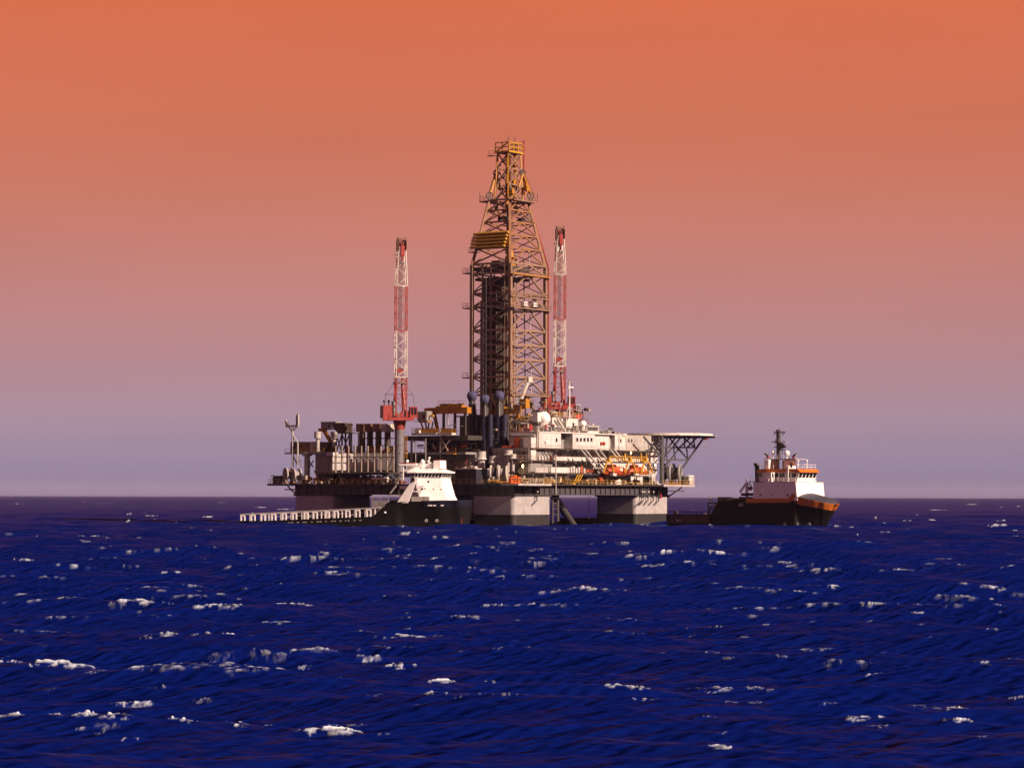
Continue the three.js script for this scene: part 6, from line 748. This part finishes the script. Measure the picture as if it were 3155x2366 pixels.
  { const xw = S.xAt(2377, bz + 2.2), za = bz + 2.2, zb = Math.max(bz - 0.2, S.zAt(2402, xw)), bay = t.box('wing_bay', [xw - 2.6, xw], [ny(2390, 1488), by2], [zb, za], M.shipWhite); for (const f of [0.28, 0.72]) { const zm = za + (zb - za) * f; t.box('bay_pane', [xw, xw + 0.05], [by1, by2 - 0.15], [zm - 0.32, zm + 0.32], M.glass, bay); } }
  const ry = ny(2400, 1445, bz); const rf = t.prism('roof_band', [[bx0 - 0.3, by2], [bx0 + 0.7, ry], [bx1 + 0.5, ry], [bx1 + 1.6, by2]], -bz - 0.4, bz + 0.4, M.bandOrange);
  const xu = S.xAt(2370, 3.4), zu = S.zAt(2404, xu), up = t.rbox('top_house', [xu - 1.6, xu], [ry, ny(2390, 1416, 2)], [zu, 3.4], 0.2, M.shipWhite); t.box('house_slot', [xu, xu + 0.04], [ry + 0.5, ry + 1.7], [2.3, 2.6], M.dark, up); const xv = S.xAt(2433, 1.5), zv = S.zAt(2454, xv), uq = t.rbox('top_house_forward', [xv - 1.8, xv], [ry, ny(2440, 1416, 2)], [zv, 1.5], 0.2, M.shipWhite); t.box('house_window', [xv, xv + 0.05], [ry + 0.3, ry + 1.6], [0.2, 1.1], M.glass, uq); t.box('house_back', [nx(2400, 0), nx(2430, 0)], [ry, ny(2420, 1418, 0)], [-3, -1.6], M.shipWhite); t.box('monkey_island', [nx(2360, 2), nx(2456, 2)], [ny(2400, 1416, 2), ny(2400, 1413.5, 2)], [-2, 2.4], M.pale); const my = ny(2400, 1413.5, 2); t.rail([[nx(2360, 2), my, 2.3], [nx(2456, 2), my, 2.3]], M.shipWhite, 1.1); t.rail([[bx1 + 0.4, ry, bz], [bx1 + 0.4, ry, -bz]], M.shipWhite, 1.1); t.rail([[bx0 + 0.8, ry, bz], [nx(2368), ry, bz]], M.shipWhite, 1.1);
  for (const [u, v, r] of [[2383, 1393, 0.46], [2426, 1397, 0.7]]) { const c = pp(u, v, 1); const d = t.ball('radome', c, r, M.shipWhite, null, [1, 1.08, 1]); t.rod('radome_post', [c[0], my, c[2]], [c[0], c[1] - r * 0.7, c[2]], 0.16, M.shipWhite, d); } for (const [u, v] of [[2460, 1421], [2487, 1420]]) { const c = pp(u, v, 2), d = t.ball('searchlight', c, 0.3, M.shipWhite); t.rod('searchlight_post', [c[0], ry, c[2]], [c[0], c[1] - 0.2, c[2]], 0.12, M.shipWhite, d); } for (const [u, s] of [[2367, -1], [2446, 1]]) { const m = t.bar('fire_monitor', pp(u, 1406, 2), pp(u + s * 9, 1398, 2), 0.4, M.dark); t.bar('monitor_base', pp(u, 1412, 2), pp(u, 1404, 2), 0.5, M.red); }
  const ms = t.bar('mast', pp(2399, 1413, 0.5), pp(2398, 1324, 0.5), 0.62, M.dark); t.bar('mast_face', pp(2402, 1413, 0), pp(2402, 1323, 0), 0.5, M.drill); for (const [u0, u1, v, m2] of [[2388, 2420, 1332, M.dark], [2390, 2400, 1360, M.dark], [2402, 2426, 1363, M.shipWhite], [2386, 2398, 1378, M.dark], [2400, 2420, 1386, M.dark], [2380, 2394, 1362, M.dark]]) t.bar('yard', pp(u0, v, 0.6), pp(u1, v, 0.6), 0.24, m2); t.prism('radar_bracket', [[nx(2402, 0.5), ny(2400, 1385, 0.5)], [nx(2424, 0.5), ny(2424, 1378, 0.5)], [nx(2416, 0.5), ny(2416, 1368, 0.5)], [nx(2402, 0.5), ny(2402, 1362, 0.5)]], 0.2, 0.9, M.dark); for (const [u, v0, v1] of [[2388, 1340, 1328], [2412, 1340, 1328], [2419, 1336, 1329], [2390, 1370, 1352], [2416, 1362, 1356], [2412, 1398, 1386]]) t.rod('mast_aerial', pp(u, v0, 0.6), pp(u, v1, 0.6), 0.07, M.dark); t.bar('mast_yard_brace', pp(2388, 1340, 0.6), pp(2391, 1330, 0.6), 0.1, M.dark); t.bar('mast_yard_brace', pp(2412, 1342, 0.6), pp(2418, 1332, 0.6), 0.1, M.dark);
  for (const d of [0, 6]) { const e = t.rod('funnel', pp(2331 + d, 1500, 3), pp(2331 + d, 1440, 3), 0.34, M.dark); t.rod('funnel_tip', pp(2331 + d, 1440, 3), pp(2326 + d, 1427, 3), 0.34, M.dark); } t.put('life_ring', cached('lifering', () => metreUV(new THREE.TorusGeometry(0.5, 0.2, 8, 18))), M.grey, pp(2363, 1425, 2)); t.rod('vertical_ladder', pp(2424, 1487, bz + 0.8), pp(2426, 1434, bz + 0.8), 0.16, M.shipWhite); t.rod('vertical_ladder', pp(2429, 1487, bz + 0.8), pp(2430, 1434, bz + 0.8), 0.12, M.shipWhite); for (const [u, v] of [[2312, 1478], [2300, 1476]]) { t.rod('aft_lamp', pp(u, 1487, 4), pp(u, v, 4), 0.12, M.shipWhite); } t.rod('hook_chain', pp(2545, 1616, 0), pp(2547, 1590, 0), 0.12, M.dark); for (const u of [2362, 2367]) t.bar('life_raft', pp(u, 1487), pp(u + 3, 1474), 0.4, M.shipWhite);
}

renderer.render(scene, camera);
